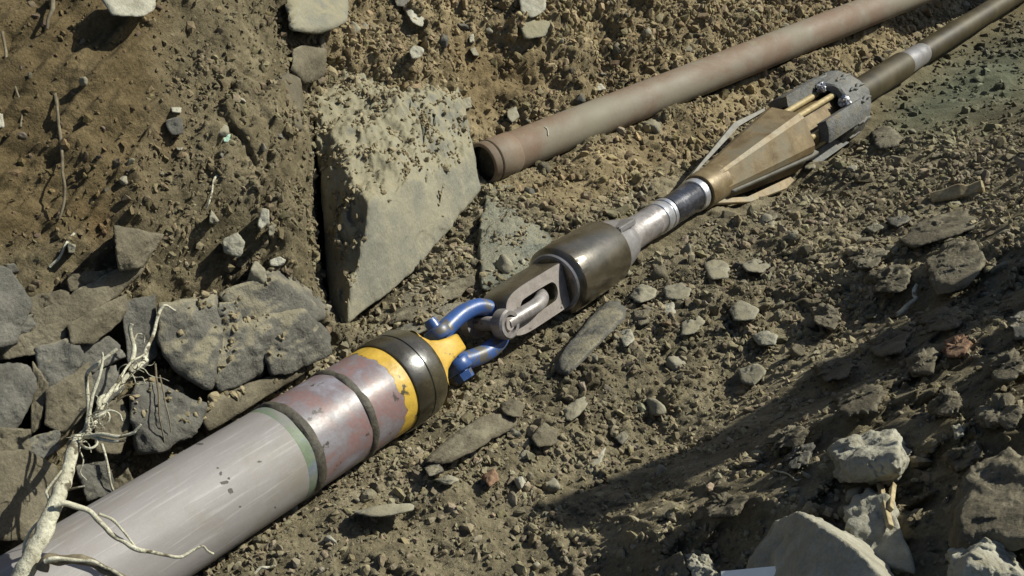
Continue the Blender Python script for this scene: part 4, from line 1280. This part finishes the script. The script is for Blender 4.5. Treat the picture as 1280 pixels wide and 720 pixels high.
def on_pipe(px, py, r):
    """point of the pipe surface seen at a pixel, in the pipe's local frame"""
    Mi = np.array(frame(S0).inverted())
    o = Mi[:3, 3]
    dv = Mi[:3, :3] @ ray(px, py)
    A_, B_, C_ = dv[1] ** 2 + dv[2] ** 2, 2 * (o[1] * dv[1] + o[2] * dv[2]), o[1] ** 2 + o[2] ** 2 - r * r
    disc = B_ * B_ - 4 * A_ * C_
    if disc < 0: return None
    return o + dv * ((-B_ - math.sqrt(disc)) / (2 * A_))


for px, py, w_, h_ in [(276, 592, 3, 5), (280, 603, 9, 4), (288, 614, 6, 6), (272, 585, 3, 2), (286, 598, 3, 3), (324, 577, 5, 2), (300, 633, 3, 2), (344, 634, 2, 2), (250, 555, 8, 2)]:
    c0 = on_pipe(px, py, r0)
    if c0 is None: continue
    bm = bmesh.new()
    cv = []
    for k in range(12):
        a = 2 * math.pi * k / 12
        rr = RNG.uniform(0.6, 1.2)
        qv = on_pipe(px + math.cos(a) * w_ * .6 * rr, py + math.sin(a) * h_ * .6 * rr, r0)
        qv = qv * np.array([1, (r0 + .0004) / r0, (r0 + .0004) / r0])
        cv.append(bm.verts.new(qv))
    bm.verts.ensure_lookup_table()
    bm.faces.new(cv)
    bm_obj('scuff', bm, scuff, pbody)

# 2. blue bow shackle (bow in the x-y plane), pin across the lug
SBL = 436
blue = string_thing('bow_shackle', 'blue bow shackle pinned through the yellow lug', 'shackle', SBL)
xk = Ts(512, SBL)
bow = [(0.0, .043, 0), (.018, .043, 0), (.045, .050, 0), (xk * .5, .058, 0), (xk * .78, .052, 0), (xk * .95, .028, 0), (xk, 0, 0)]
path = bow + [(x, -y, z) for (x, y, z) in bow[-2::-1]]
pp = smooth_path(path, 60)
tt_ = np.abs(np.linspace(-1, 1, 60))
rb = np.interp(tt_, [0, 0.5, 0.85, 1], [.0225, .0235, .0245, .026])
tube_obj('bow', pp, rb, M['blue'], blue, 20)
for sgn in (1, -1):
    bm = bmesh.new()
    ring0 = [(.034 * math.cos(a), .034 * math.sin(a)) for a in np.arange(28) * 2 * math.pi / 28]
    prof = [(-.017, .88), (-.019 + .006, 1.0), (.013, 1.0), (.017, .88)]
    rows = [[bm.verts.new((a * f, sgn * .047 + yy, b * f)) for a, b in ring0] for yy, f in prof]
    for ra, rb_ in zip(rows[:-1], rows[1:]):
        for k in range(28): bm.faces.new((ra[k], ra[(k + 1) % 28], rb_[(k + 1) % 28], rb_[k]))
    bm.faces.new(rows[0])
    bm.faces.new(rows[-1])
    bm_obj('ear', bm, M['blue'], blue, auto=50)
pin_pts = [(0, y, 0) for y in (-.088, -.075, .075, .088)]
bpin = tube_obj('pin', pin_pts, [.015, .018, .018, .015], M['blue'], blue, 20)
bm = bmesh.new()
bmesh.ops.create_cone(bm, cap_ends=True, segments=6, radius1=.026, radius2=.024, depth=.02, matrix=Matrix.Translation((0, -.078, 0)) @ Matrix.Rotation(math.pi / 2, 4, 'X'))
bm_obj('nut', bm, M['blue'], bpin, smooth=False)

# 3. grey bow shackle through the eye of the swivel (bow in the x-z plane)
SGR, ROLL = 497, math.radians(25)
grey = string_thing('bow_shackle', 'bare grey steel shackle linking the blue shackle to the swivel eye', 'shackle', SGR, ROLL)
xk = Ts(566, SGR)
bow = [(0.0, 0, .056), (.025, 0, .056), (xk * .38, 0, .060), (xk * .66, 0, .058), (xk * .9, 0, .034), (xk, 0, 0)]
path = bow + [(x, y, -z) for (x, y, z) in bow[-2::-1]]
pp = smooth_path(path, 60)
tube_obj('bow', pp, np.interp(tt_, [0, 0.6, 1], [.0205, .020, .0195]), M['bare_steel'], grey, 20)
for sgn in (1, -1):
    bm = bmesh.new()
    prof = [(-.016, 1.0, .0), (.012, 1.0, .0), (.017, .88, .0), (.017, .62, 0), (.006, .60, 0)]
    rows = [[bm.verts.new((.040 * f * math.cos(a), .040 * f * math.sin(a), sgn * (.056 + zz))) for a in np.arange(28) * 2 * math.pi / 28] for zz, f, _ in prof]
    for ra, rb_ in zip(rows[:-1], rows[1:]):
        for k in range(28): bm.faces.new((ra[k], ra[(k + 1) % 28], rb_[(k + 1) % 28], rb_[k]))
    bm.faces.new(rows[0])
    bm.faces.new(rows[-1])
    bm_obj('eye', bm, M['bare_steel'], grey, auto=40)
tube_obj('pin', [(0, 0, z) for z in (-.078, -.072, .066, .072)], [.016, .019, .019, .016], M['face_steel'], grey, 24)

# 4. swivel
SSW = 592
swv = string_thing('swivel', 'oily steel swivel with a slotted eye plate, thick barrel and grey stepped nose', 'swivel', SSW, ROLL)
xb1 = Ts(666, SSW)
xn1 = Ts(694, SSW)
xn2 = Ts(742, SSW)
# eye plate: ring-shaped thick plate with a long rounded slot
xe0, xe1 = Ts(506, SSW), .012
hw, ht = .066, .043
NS = 64
out_, in_ = [], []
xs0, xs1, sr = Ts(527, SSW), Ts(578, SSW), .027
cxe = (xs0 + xs1) / 2
for k in range(NS):
    a = 2 * math.pi * k / NS
    c_, s_ = math.cos(a), math.sin(a)
    e = 0.22 if c_ > 0 else 0.55
    ox = math.copysign(abs(c_) ** e, c_)
    oy = math.copysign(abs(s_) ** (0.22 if c_ > 0 else 0.5), s_)
    X = cxe + ox * ((xe1 - cxe) if c_ > 0 else (cxe - xe0))
    out_.append((X, oy * hw))
    hx = (xs1 - xs0) / 2
    ex = hx - sr
    in_.append((cxe + (ex if c_ > 0 else -ex) * min(1, abs(c_) * 3) + sr * c_, sr * s_))
bm = bmesh.new()
rows = []
for loop, z, f in [(in_, ht - .004, 1.0), (in_, ht, 1.06), (out_, ht, .97), (out_, ht - .005, 1.0), (out_, -ht + .005, 1.0), (out_, -ht, .97), (in_, -ht, 1.06), (in_, -ht + .004, 1.0)]:
    rows.append([bm.verts.new((cxe + (x - cxe) * (f if loop is in_ else 1 - (1 - f) * .6), y * f, z)) for x, y in loop])
fm = []
for i, (ra, rb_) in enumerate(zip(rows, rows[1:] + rows[:1])):
    for k in range(NS):
        fc = bm.faces.new((ra[k], ra[(k + 1) % NS], rb_[(k + 1) % NS], rb_[k]))
        if i == 1: fm.append(fc)
for fc in fm: fc.material_index = 1
eye = bm_obj('eye_plate', bm, M['brown_steel'], swv, auto=35)
eye.data.materials.append(M['face_steel'])
RB = .101
lathe('barrel', [(0, 0), (0, RB - .022), (.002, RB - .016), (.014, RB - .003), (.018, RB), (.06, RB + .001), (xb1 - .01, RB - .002), (xb1, RB - .006), (xb1, RB - .010)], M['brown_steel'], swv, 96, rough=.001, seed=21)
lathe('face_ring', [(-.002, RB - .028), (-.003, RB - .018), (.003, RB - .0145)], M['nose_steel'], swv, 96)
lathe('nose_cone', [(xb1 - .004, RB - .010), (xb1 + .001, RB - .011), (xb1 + .004, RB - .013), (xb1 + (xn1 - xb1) * .55, RB - .022), (xn1 - .012, .070), (xn1, .058)], M['nose_steel'], swv, 96)
# flange with a flat notch cut across it
bm = bmesh.new()
bmesh.ops.create_cube(bm, size=1.0, matrix=Matrix.Translation((xb1 + .05, .062, .045)) @ Matrix.Diagonal((.09, .020, .05, 1)))
bmesh.ops.bevel(bm, geom=bm.edges[:], offset=.004, segments=2, affect='EDGES')
bm_obj('lock_key', bm, M['nose_steel'], swv)
lathe('neck', [(xn1 - .004, .057), (xn1 + .015, .052), (xn2 - .05, .049), (xn2 - .045, .051), (xn2 - .03, .051), (xn2 - .026, .048), (xn2 - .006, .048), (xn2, .05)], M['bare_steel'], swv, 64)
lathe('bright_joint', [(xn2 - .001, .048), (xn2 + .002, .0525), (xn2 + .03, .0525), (xn2 + .034, .050), (xn2 + .042, .050), (xn2 + .044, .0525), (xn2 + .062, .0525), (xn2 + .066, .048)], M['bright_steel'], swv, 64, rough=.001, seed=4)

# 5. dark short rod between swivel and reamer belongs to the reamer's shaft
SRE = 806
rmr = string_thing('reamer', 'cone shaped reamer with brass coloured body, fins and a grey cutter ring', 'reamer', SRE)
xj = Ts(745, SRE) + .06
lathe('shaft', [(xj, .030), (xj, .049), (-.06, .051), (-.03, .053), (.01, .053)], M['dark_rod'], rmr, 64, rough=.002, seed=31)
lathe('shaft_ring', [(-.052, .050), (-.050, .056), (-.022, .057), (-.018, .052)], M['bright_steel'], rmr, 64)
lathe('nose_sleeve', [(-.006, .045), (-.004, .061), (.005, .064), (.07, .064), (.12, .066)], M['brass'], rmr, 64)
xcb = Ts(928, SRE)
bm = bmesh.new()
hexes = []
NF = 6
for x, r in [(.06, .062), (.13, .069), (xcb * .5, .094), (xcb, .132), (xcb + .010, .127), (xcb + .006, .116), (xcb + .004, .100), (xcb - .06, .080)]:
    ring = []
    for k in range(NF):
        for da_ in (-.10, .10):
            a = math.radians(60 * k + 12) + da_
            ring.append(bm.verts.new((x, r * math.cos(a), r * math.sin(a))))
    hexes.append(ring)
m_ = NF * 2
for i, (ra, rb_) in enumerate(zip(hexes[:-1], hexes[1:])):
    for k in range(m_):
        f = bm.faces.new((ra[k], ra[(k + 1) % m_], rb_[(k + 1) % m_], rb_[k]))
        if i >= 4: f.material_index = 1
bm.faces.new(hexes[-1]).material_index = 1
cone = bm_obj('cone_body', bm, M['brass'], rmr, auto=20)
cone.data.materials.append(M['rust_dark'])


def plate(name, prof, thick, ang, mat, lean=0.0):
    """radial fin: prof [(x, r)], turned to angle ang about x (0 = towards y, 90 = towards z)"""
    bm = bmesh.new()
    a = [bm.verts.new((x, r, thick / 2)) for x, r in prof]
    b = [bm.verts.new((x, r, -thick / 2)) for x, r in prof]
    bm.faces.new(a)
    bm.faces.new(b[::-1])
    for k in range(len(prof)):
        j = (k + 1) % len(prof)
        bm.faces.new((a[k], b[k], b[j], a[j]))
    bmesh.ops.bevel(bm, geom=bm.edges[:], offset=.0025, segments=1, affect='EDGES')
    bmesh.ops.rotate(bm, verts=bm.verts[:], cent=(0, 0, 0), matrix=Matrix.Rotation(math.radians(ang), 3, 'X'))
    return bm_obj(name, bm, mat, rmr)


xf = Ts(893, SRE)
plate('fin', [(-.01, .058), (.03, .066), (xf, .150), (xf + .02, .148), (xcb + .04, .142), (xcb + .04, .128), (xf + .02, .128), (.06, .064)], .020, -8, M['fin_steel'])
plate('fin', [(.03, .060), (.22, .125), (xf + .02, .158), (xf + .10, .150), (xf + .09, .128), (.22, .105), (.10, .062)], .016, 176, M['brass'])
plate('fin', [(.02, .060), (.17, .086), (xf + .02, .135), (xf + .05, .125), (xf + .07, .08)], .014, 262, M['brass'])
# rib along the lower edge of the cone
plate('rib', [(.11, .060), (.12, .076), (xcb - .01, .136), (xcb + .05, .136), (xcb + .05, .10)], .012, 146, M['fin_steel'])
# inner six sided body with bright bars, seen through the gap of the cutter ring
xr0, xr1 = Ts(987, SRE), Ts(1017, SRE)
bm = bmesh.new()
hx2 = []
for x, r in [(xcb + .026, .0), (xcb + .026, .078), (xcb + .032, .084), (xr0 + .04, .084), (xr0 + .12, .08)]:
    if r == 0: continue
    hx2.append([bm.verts.new((x, r * math.cos(math.radians(60 * k + 2)), r * math.sin(math.radians(60 * k + 2)))) for k in range(6)])
for ra, rb_ in zip(hx2[:-1], hx2[1:]):
    for k in range(6): bm.faces.new((ra[k], ra[(k + 1) % 6], rb_[(k + 1) % 6], rb_[k]))
bm.faces.new(hx2[0])
inner = bm_obj('inner_body', bm, M['brass'], rmr, auto=20)
barm = grain_mat('worn_bright_brass', [(0.3, (0.22, 0.165, 0.075)), (0.7, (0.38, 0.30, 0.15))], scale=30, fine=0.2, rough=0.55, metal=0.1, bump=0.2, space='object')
for ang, xs_ in ((22, xcb + .035), (60, xcb + .05), (122, xcb + .04), (182, xcb + .04), (242, xcb + .04), (302, xcb + .04)):
    a = math.radians(ang)
    pts_ = [(x, .090 * math.cos(a), .098 * math.sin(a)) for x in (xs_, (xs_ + xr0) / 2, xr0 + .05)]
    tube_obj('bar', pts_, [.012, .013, .013], barm, inner, 8)
RR = .136
cring = lathe('cutter_ring', [(xr0, RR - .03), (xr0, RR - .006), (xr0 + .008, RR), (xr1 - .04, RR + .001), (xr1 - .012, RR - .008), (xr1, RR - .03), (xr1 + .012, .085), (xr1 + .02, .058), (xr1 - .02, .058), (xr1 - .03, RR - .03)], M['cutter'], rmr, 72, rough=.010, seed=41, closed=True)
lathe('hub', [(xr1 + .005, .090), (xr1 + .03, .076), (xr1 + .05, .060)], M['cutter'], rmr, 48)
# four cutter blocks reaching forward over the end of the cone
for ang in (8, -88, -168, 116):
    bm = bmesh.new()
    x0b, x1b = Ts(944, SRE), xr0 + .05
    av = np.linspace(math.radians(-17), math.radians(17), 9)
    grid = []
    for x in (x0b, x0b + .008, (x0b + x1b) / 2, x1b):
        for_out, for_in = [], []
        edge = .005 if x == x0b else 0
        for a in av:
            for_out.append(bm.verts.new((x, (RR + .014 - edge) * math.cos(a), (RR + .014 - edge) * math.sin(a))))
            for_in.append(bm.verts.new((x, (RR - .032 + edge) * math.cos(a), (RR - .032 + edge) * math.sin(a))))
        grid.append(for_out + for_in[::-1])
    for ra, rb_ in zip(grid[:-1], grid[1:]):
        for k in range(18): bm.faces.new((ra[k], ra[(k + 1) % 18], rb_[(k + 1) % 18], rb_[k]))
    bm.faces.new(grid[0])
    bm.faces.new(grid[-1][::-1])
    bmesh.ops.rotate(bm, verts=bm.verts[:], cent=(0, 0, 0), matrix=Matrix.Rotation(math.radians(ang), 3, 'X'))
    bm_obj('cutter_block', bm, M['cutter'], rmr, auto=40)
for ang in (20, 52, 80, 104, 140, 170, -40):
    a = math.radians(ang)
    pts_ = [(x, (RR + .002) * math.cos(a + 0.05 * math.sin(x * 90)), (RR + .002) * math.sin(a + 0.05 * math.sin(x * 90))) for x in np.linspace(xr0 + .05, xr1 - .03, 6)]
    tube_obj('weld_bead', pts_, [.004, .007, .006, .008, .006, .004], M['cutter'], cring, 8, wob=.3, seed=ang)
# hard-metal grit welded beside the gap
for ang0 in (34, 37, 40, 86, 90, 94):
    bm = bmesh.new()
    for k in range(26):
        a = math.radians(ang0 + RNG.uniform(-4, 4))
        rr = RNG.uniform(RR - .034, RR - .002)
        x = xr0 + RNG.uniform(-.030, .004)
        bmesh.ops.create_cube(bm, size=RNG.uniform(.006, .012), matrix=Matrix.Translation((x, rr * math.cos(a), rr * math.sin(a))) @ Matrix.Rotation(RNG.uniform(0, 3), 4, (RNG.normal(), RNG.normal(), RNG.normal())))
    bm_obj('carbide_grit', bm, M['bright_steel'], cring, smooth=False)

# 6. drill rod beyond the reamer
SRO = 1040
rod = string_thing('drill_rod', 'brown mud stained drill rod with a bright joint, behind the reamer', 'drill rod', SRO)
xa, xb = Ts(1106, SRO), Ts(1134, SRO)
lathe('rod_box', [(-.06, .03), (-.06, .058), (xa - .05, .063), (xa - .01, .063), (xa - .004, .053), (xa, .053)], M['rod_brown'], rod, 48)
lathe('rod_joint', [(xa - .004, .05), (xa, .056), (xa + .02, .0565), (xb - .02, .053), (xb, .050)], M['nose_steel'], rod, 48)
lathe('rod_body', [(xb - .002, .0505), (xb + .03, .056), (xb + 3.2, .056), (xb + 3.2, .03)], M['rod_brown'], rod, 48)

# 7. rusty pipe behind
fx = fdir
fz_ = -far_point(700) - fx * np.dot(-far_point(700), fx)
fz_ /= np.linalg.norm(fz_)
fy = np.cross(fz_, fx)
FM = Matrix.Identity(4)
for k in range(3):
    FM[k][0], FM[k][1], FM[k][2], FM[k][3] = fx[k], fy[k], fz_[k], far_point(603)[k]
far = tag(empty('rusty_pipe', FM), 'dusty rust coloured steel pipe along the bank, open end at the block', 'pipe')
RF = .070
xcol = .13
lathe('pipe_body', [(xcol - .01, RF), (5.5, RF), (5.5, RF - .01)], M['rust'], far, 64, rough=.0012, seed=61)
lathe('end_collar', [(0.05, RF - .010), (0, RF - .010), (0, RF + .001), (.003, RF + .003), (xcol - .006, RF + .003), (xcol, RF + .0)], M['rust'], far, 64)
lathe('end_lip', [(.028, RF + .0028), (.030, RF + .0045), (.036, RF + .0045), (.038, RF + .0028)], M['rust_dark'], far, 64)
lathe('bore', [(0.0, RF - .0105), (.07, RF - .0105)], M['rust_dark'], far, 48)
lathe('mud_plug', [(.030, RF - .0102), (.024, RF * .6), (.030, RF * .3), (.027, 0)], M['brown_rock'], far, 32, rough=.008, seed=66)
for px, py, l_ in ((672, 162, 5),):
    t0 = (far_point(px) - far_point(603)) @ fx
    a0 = {672: 15, 982: 10, 1037: 10}[px]
    pts_ = [(t0 + .006 * math.sin(q * 3), (RF + .0012) * math.sin(math.radians(a0 + q * 22)), (RF + .0012) * math.cos(math.radians(a0 + q * 22))) for q in np.linspace(-.5, .9, 8)]
    tube_obj('scratch', pts_, [.0006] + [.0022] * 6 + [.0006], M['scratch'], far, 6)

# ------------------------------------------------------------------ roots, twigs, wood
def path_px(pts):
    """pixels with absolute depth (px, py, Z) or ground lift given as a string"""
    out = []
    for q in pts:
        if isinstance(q[2], str): out.append(G(q[0], q[1], float(q[2])))
        else: out.append(P(*q))
    return np.array(out)


def root_mesh(name, pts, r0_, r1_, mat, parent=None, n=40, seed=0, seg=8):
    pp_ = smooth_path(path_px(pts), n)
    pp_ = pp_ + np.stack([noise3(pp_, 0.05, seed), noise3(pp_, 0.05, seed + 1), noise3(pp_, 0.05, seed + 2)], 1) * min(r0_, .006) * 0.9
    rr = np.linspace(r0_, r1_, n) * (1 + 0.18 * noise3(pp_, 0.03, seed + 3))
    return tube_obj(name, pp_, rr, mat, parent, seg, wob=0.25, seed=seed)


rt = tag(empty('root', loc=tuple(P(20, 740, 1.84))), 'pale dead root with tangled rootlets reaching up over the grey pipe, lower left', 'root')


def rootlet(name, *a, **k):
    o = root_mesh(name, *a, **k)
    o.parent = rt
    o.matrix_parent_inverse = Matrix.Translation(rt.location).inverted()
    return o


rootlet('stem', [(18, 745, 1.82), (36, 705, 1.84), (52, 668, 1.87), (70, 625, 1.91), (82, 595, 1.95), (92, 565, 1.99), (99, 548, 2.02)], .0185, .0095, M['root'], n=60, seg=14, seed=3)
rootlet('stem', [(88, 580, 1.98), (90, 560, 2.01), (92, 546, 2.04)], .010, .006, M['dark_root'], n=16, seed=4)
rootlet('stem', [(97, 552, 2.02), (112, 533, 2.06), (126, 508, 2.10), (134, 495, 2.13), (150, 480, 2.17), (166, 464, 2.21), (184, 448, 2.25)], .0068, .0050, M['root'], n=50, seg=10, seed=5)
rootlet('rootlet', [(181, 452, 2.24), (186, 430, 2.27), (194, 412, 2.29), (199, 392, 2.31), (207, 382, 2.32), (219, 387, 2.33)], .0050, .0024, M['root'], seed=7)
rootlet('rootlet', [(163, 466, 2.2), (168, 440, 2.23), (164, 422, 2.25), (163, 410, 2.25), (166, 404, 2.25)], .005, .0042, M['root'], seed=8)
rootlet('rootlet', [(106, 545, 2.03), (111, 515, 2.06), (109, 470, 2.08), (122, 456, 2.08), (134, 446, 2.09), (146, 436, 2.10)], .0036, .0034, M['root'], seed=9)
rootlet('rootlet', [(108, 540, 2.03), (116, 495, 2.05), (124, 470, 2.06), (128, 450, 2.07), (127, 441, 2.07)], .0034, .0022, M['root'], seed=10)
rootlet('rootlet', [(106, 546, 2.02), (125, 543, 2.0), (148, 546, 1.99), (166, 541, 1.99), (171, 536, 1.99), (177, 529, 1.99)], .0042, .0018, M['root'], seed=11)
rootlet('rootlet', [(110, 545, 2.02), (128, 549, 2.0), (145, 551, 1.99), (156, 550, 1.99)], .0034, .0026, M['root'], seed=12)
rootlet('rootlet', [(99, 548, 2.0), (102, 557, 1.99), (112, 561, 1.98), (121, 556, 1.99), (121, 548, 2.0), (112, 542, 2.02)], .003, .002, M['root'], seed=13)
rootlet('rootlet', [(112, 530, 2.05), (122, 522, 2.04), (134, 516, 2.05), (136, 526, 2.05), (128, 533, 2.05), (122, 526, 2.05)], .0028, .0014, M['root'], seed=14)
rootlet('rootlet', [(120, 520, 2.07), (136, 513, 2.07), (148, 517, 2.07), (152, 526, 2.07)], .0026, .0014, M['root'], seed=15)
rootlet('rootlet', [(128, 505, 2.1), (140, 487, 2.13), (152, 470, 2.16), (164, 455, 2.19), (180, 443, 2.23)], .004, .002, M['root'], seed=16)
rootlet('rootlet', [(124, 512, 2.08), (124, 500, 2.09), (130, 495, 2.1)], .0055, .003, M['root'], seed=17)
rootlet('rootlet', [(145, 503, 2.14), (152, 497, 2.14), (160, 494, 2.14), (167, 496, 2.14)], .002, .001, M['dark_root'], seed=18)
rootlet('rootlet', [(168, 425, 2.25), (172, 418, 2.26), (180, 420, 2.26), (180, 428, 2.26), (174, 430, 2.26)], .0018, .001, M['root'], seed=19)
rootlet('rootlet', [(66, 634, 1.88), (82, 630, 1.89), (98, 632, 1.91), (112, 636, 1.92), (124, 650, 1.92), (142, 668, 1.93), (158, 681, 1.94), (170, 687, 1.94), (186, 689, 1.95), (206, 694, 1.96), (224, 697, 1.97), (240, 690, 1.98), (254, 684, 1.99), (260, 690, 1.99), (266, 693, 2.0)], .0056, .0022, M['root'], n=80, seed=20)
rootlet('rootlet', [(124, 642, 1.92), (140, 650, 1.93), (152, 662, 1.93), (160, 672, 1.94), (170, 685, 1.95)], .0024, .0018, M['root'], seed=21)
rootlet('rootlet', [(52, 712, 1.83), (60, 700, 1.83), (72, 703, 1.84), (90, 703, 1.84), (110, 704, 1.85), (128, 710, 1.85), (150, 722, 1.86), (165, 735, 1.86)], .0095, .006, M['dark_root'], n=50, seg=10, seed=22)
rootlet('rootlet', [(56, 702, 1.82), (66, 699, 1.82), (90, 701, 1.83), (115, 702, 1.84), (140, 713, 1.85), (158, 726, 1.85)], .004, .003, M['root'], n=50, seed=23)
rootlet('rootlet', [(64, 637, 1.9), (60, 622, 1.91), (58, 614, 1.92), (66, 604, 1.93), (74, 594, 1.94), (78, 588, 1.95)], .0032, .0018, M['root'], seed=24)
rootlet('rootlet', [(28, 692, 1.86), (32, 678, 1.87), (40, 662, 1.88), (52, 648, 1.9), (60, 636, 1.91)], .0028, .0018, M['root'], seed=25)
rootlet('rootlet', [(84, 613, 1.93), (95, 610, 1.93), (107, 607, 1.93)], .0024, .0012, M['root'], seed=26)
rootlet('rootlet', [(98, 560, 2.0), (104, 575, 1.99), (100, 590, 1.99), (108, 600, 2.0)], .0018, .001, M['root'], seed=27)

for k in range(26):
    t0 = RNG.random()
    bx, by = np.interp(t0, [0, .4, .7, 1], [98, 112, 128, 180]), np.interp(t0, [0, .4, .7, 1], [560, 532, 506, 450])
    bz = float(np.interp(t0, [0, .4, .7, 1], [1.99, 2.04, 2.08, 2.23]))
    ang = RNG.uniform(-2.2, 2.4)
    st = RNG.uniform(3.5, 9.0)
    pts_ = []
    for j in range(6):
        pts_.append((bx, by, bz))
        ang += RNG.normal() * 0.75
        bx += math.cos(ang) * st
        by += math.sin(ang) * st + 0.8
        bz += RNG.normal() * 0.006 - 0.002
    rootlet('fine_rootlet', pts_, RNG.uniform(.0007, .0015), .0005, M['root'], n=18, seed=400 + k, seg=5)

for k, (lab, pts, ra_, rb2, mt) in enumerate([
    ('long thin pale root hanging straight down the clay at the left', [(66, 105, '.01'), (70, 130, '.02'), (75, 170, '.025'), (78, 210, '.025'), (81, 240, '.025'), (78, 262, '.02'), (74, 274, '.02')], .0042, .0026, 'dark_root'),
    ('short curved pale twig below the long hanging root', [(62, 334, '.02'), (74, 322, '.03'), (82, 306, '.03'), (92, 292, '.02')], .0034, .003, 'root'),
    ('thin grey root in the clay at the far left', [(2, 40, '.02'), (10, 80, '.025'), (20, 112, '.025'), (27, 135, '.02'), (26, 158, '.02')], .0034, .0022, 'dark_root'),
    ('thin pale twig stuck in the bank above the pointed grey stone', [(276, 214, '.02'), (268, 224, '.03'), (265, 240, '.03'), (261, 252, '.03'), (258, 260, '.02')], .003, .0018, 'root'),
    ('fine rootlet hanging over the dark rock left of the grey pipe', [(194, 455, '.13'), (198, 490, '.14'), (200, 520, '.13'), (205, 548, '.10'), (204, 566, '.07')], .0024, .0014, 'dark_root'),
    ('fine pale rootlet hanging beside the knot of the big root', [(128, 555, '.10'), (134, 580, '.10'), (139, 605, '.09'), (145, 622, '.07'), (148, 630, '.05')], .003, .0015, 'root'),
    ('second fine rootlet on the dark rock, splitting to the right', [(200, 470, '.14'), (206, 500, '.14'), (212, 520, '.13'), (214, 540, '.11')], .002, .0012, 'dark_root'),
    ('short root end at the top edge above the clay', [(62, -6, '.03'), (66, 10, '.04'), (60, 24, '.04'), (58, 36, '.03')], .006, .003, 'dark_root'),
    ('bent pale twig on the right bank beside the black gap', [(1108, 398, '.03'), (1124, 392, '.05'), (1138, 382, '.06'), (1145, 374, '.06'), (1143, 366, '.06'), (1146, 356, '.06')], .007, .005, 'root'),
    ('small white twig at the bottom edge near the grey pipe', [(318, 717, '.03'), (324, 710, '.04'), (333, 709, '.04'), (343, 708, '.03')], .0032, .003, 'root'),
    ('thin stalk lying on the shaded floor at the lower right', [(968, 588, '.04'), (985, 592, '.06'), (995, 600, '.06'), (1003, 598, '.05')], .0018, .0012, 'root'),
    ('short pale twig on the bare soil between the two pipes', [(1205, 92, '.01'), (1222, 94, '.015'), (1240, 95, '.01')], .004, .003, 'dark_root'),
]):
    pw = path_px(pts)
    o = root_mesh('twig' if 'twig' in lab or 'stalk' in lab else 'hanging_root', pts, ra_, rb2, M[mt], n=30, seed=200 + k)
    tag(o, lab, 'twig' if 'twig' in lab or 'stalk' in lab else 'root')


def stick(name, lab, pa, pb, wid, thk, mat, cat):
    a, b = np.array(pa), np.array(pb)
    x = (b - a) / np.linalg.norm(b - a)
    z = N_T - x * np.dot(N_T, x)
    z /= np.linalg.norm(z)
    y = np.cross(z, x)
    L = np.linalg.norm(b - a)
    bm = bmesh.new()
    bmesh.ops.create_cube(bm, size=1, matrix=Matrix.Translation((L / 2, 0, 0)) @ Matrix.Diagonal((L, wid, thk, 1)))
    bmesh.ops.subdivide_edges(bm, edges=[e for e in bm.edges if abs((e.verts[0].co - e.verts[1].co).x) > L * .5], cuts=6)
    co = np.array([v.co for v in bm.verts])
    nz = fbm(co + a, 0.04, 3, 7)
    for v, e in zip(bm.verts, nz):
        v.co.y += e * wid * .25
        v.co.z += e * thk * .3
    bmesh.ops.bevel(bm, geom=bm.edges[:], offset=min(wid, thk) * .12, segments=1, affect='EDGES')
    o = bm_obj(name, bm, mat, auto=30)
    Mx = Matrix.Identity(4)
    for k in range(3):
        Mx[k][0], Mx[k][1], Mx[k][2], Mx[k][3] = x[k], y[k], z[k], a[k]
    o.matrix_world = Mx
    tag(o, lab, cat)
    return o


stick('wooden_stake', 'dark broken wooden stake with a pale cut end, on the far right slope', G(1165, 250, .05), G(1230, 234, .075), .040, .035, M['wood'], 'stake')
stick('wood_splinter', 'split wood splinter standing between the brick shaped boulder and the leaning slab', G(1113, 660, .10), G(1100, 606, .08), .011, .008, M['wood'], 'wood')
stick('wood_splinter', 'shorter wood splinter right of the split one under the boulder', G(1113, 636, .09), G(1117, 606, .07), .009, .007, M['wood'], 'wood')
stick('wood_splinter', 'pale sliver of wood leaning among the stones at the right edge', G(1247, 288, .03), G(1252, 272, .05), .008, .006, M['wood'], 'wood')

# white card at the bottom edge
ca0, cb0, cc0 = G(903, 716, .17), G(977, 709, .17), G(985, 790, .17)
bm = bmesh.new()
cd0 = ca0 + (cc0 - cb0)
nrm_ = np.cross(cb0 - ca0, cd0 - ca0)
nrm_ /= np.linalg.norm(nrm_)
top_ = [bm.verts.new(q) for q in (ca0, cb0, cc0, cd0)]
bot_ = [bm.verts.new(q - nrm_ * .004) for q in (ca0, cb0, cc0, cd0)]
bm.faces.new(top_)
bm.faces.new(bot_[::-1])
for k in range(4): bm.faces.new((top_[k], bot_[k], bot_[(k + 1) % 4], top_[(k + 1) % 4]))
cd = bm_obj('white_card', bm, M['white'], smooth=False)
tag(cd, 'white card showing one corner at the bottom edge in front of the pointed boulder', 'card')
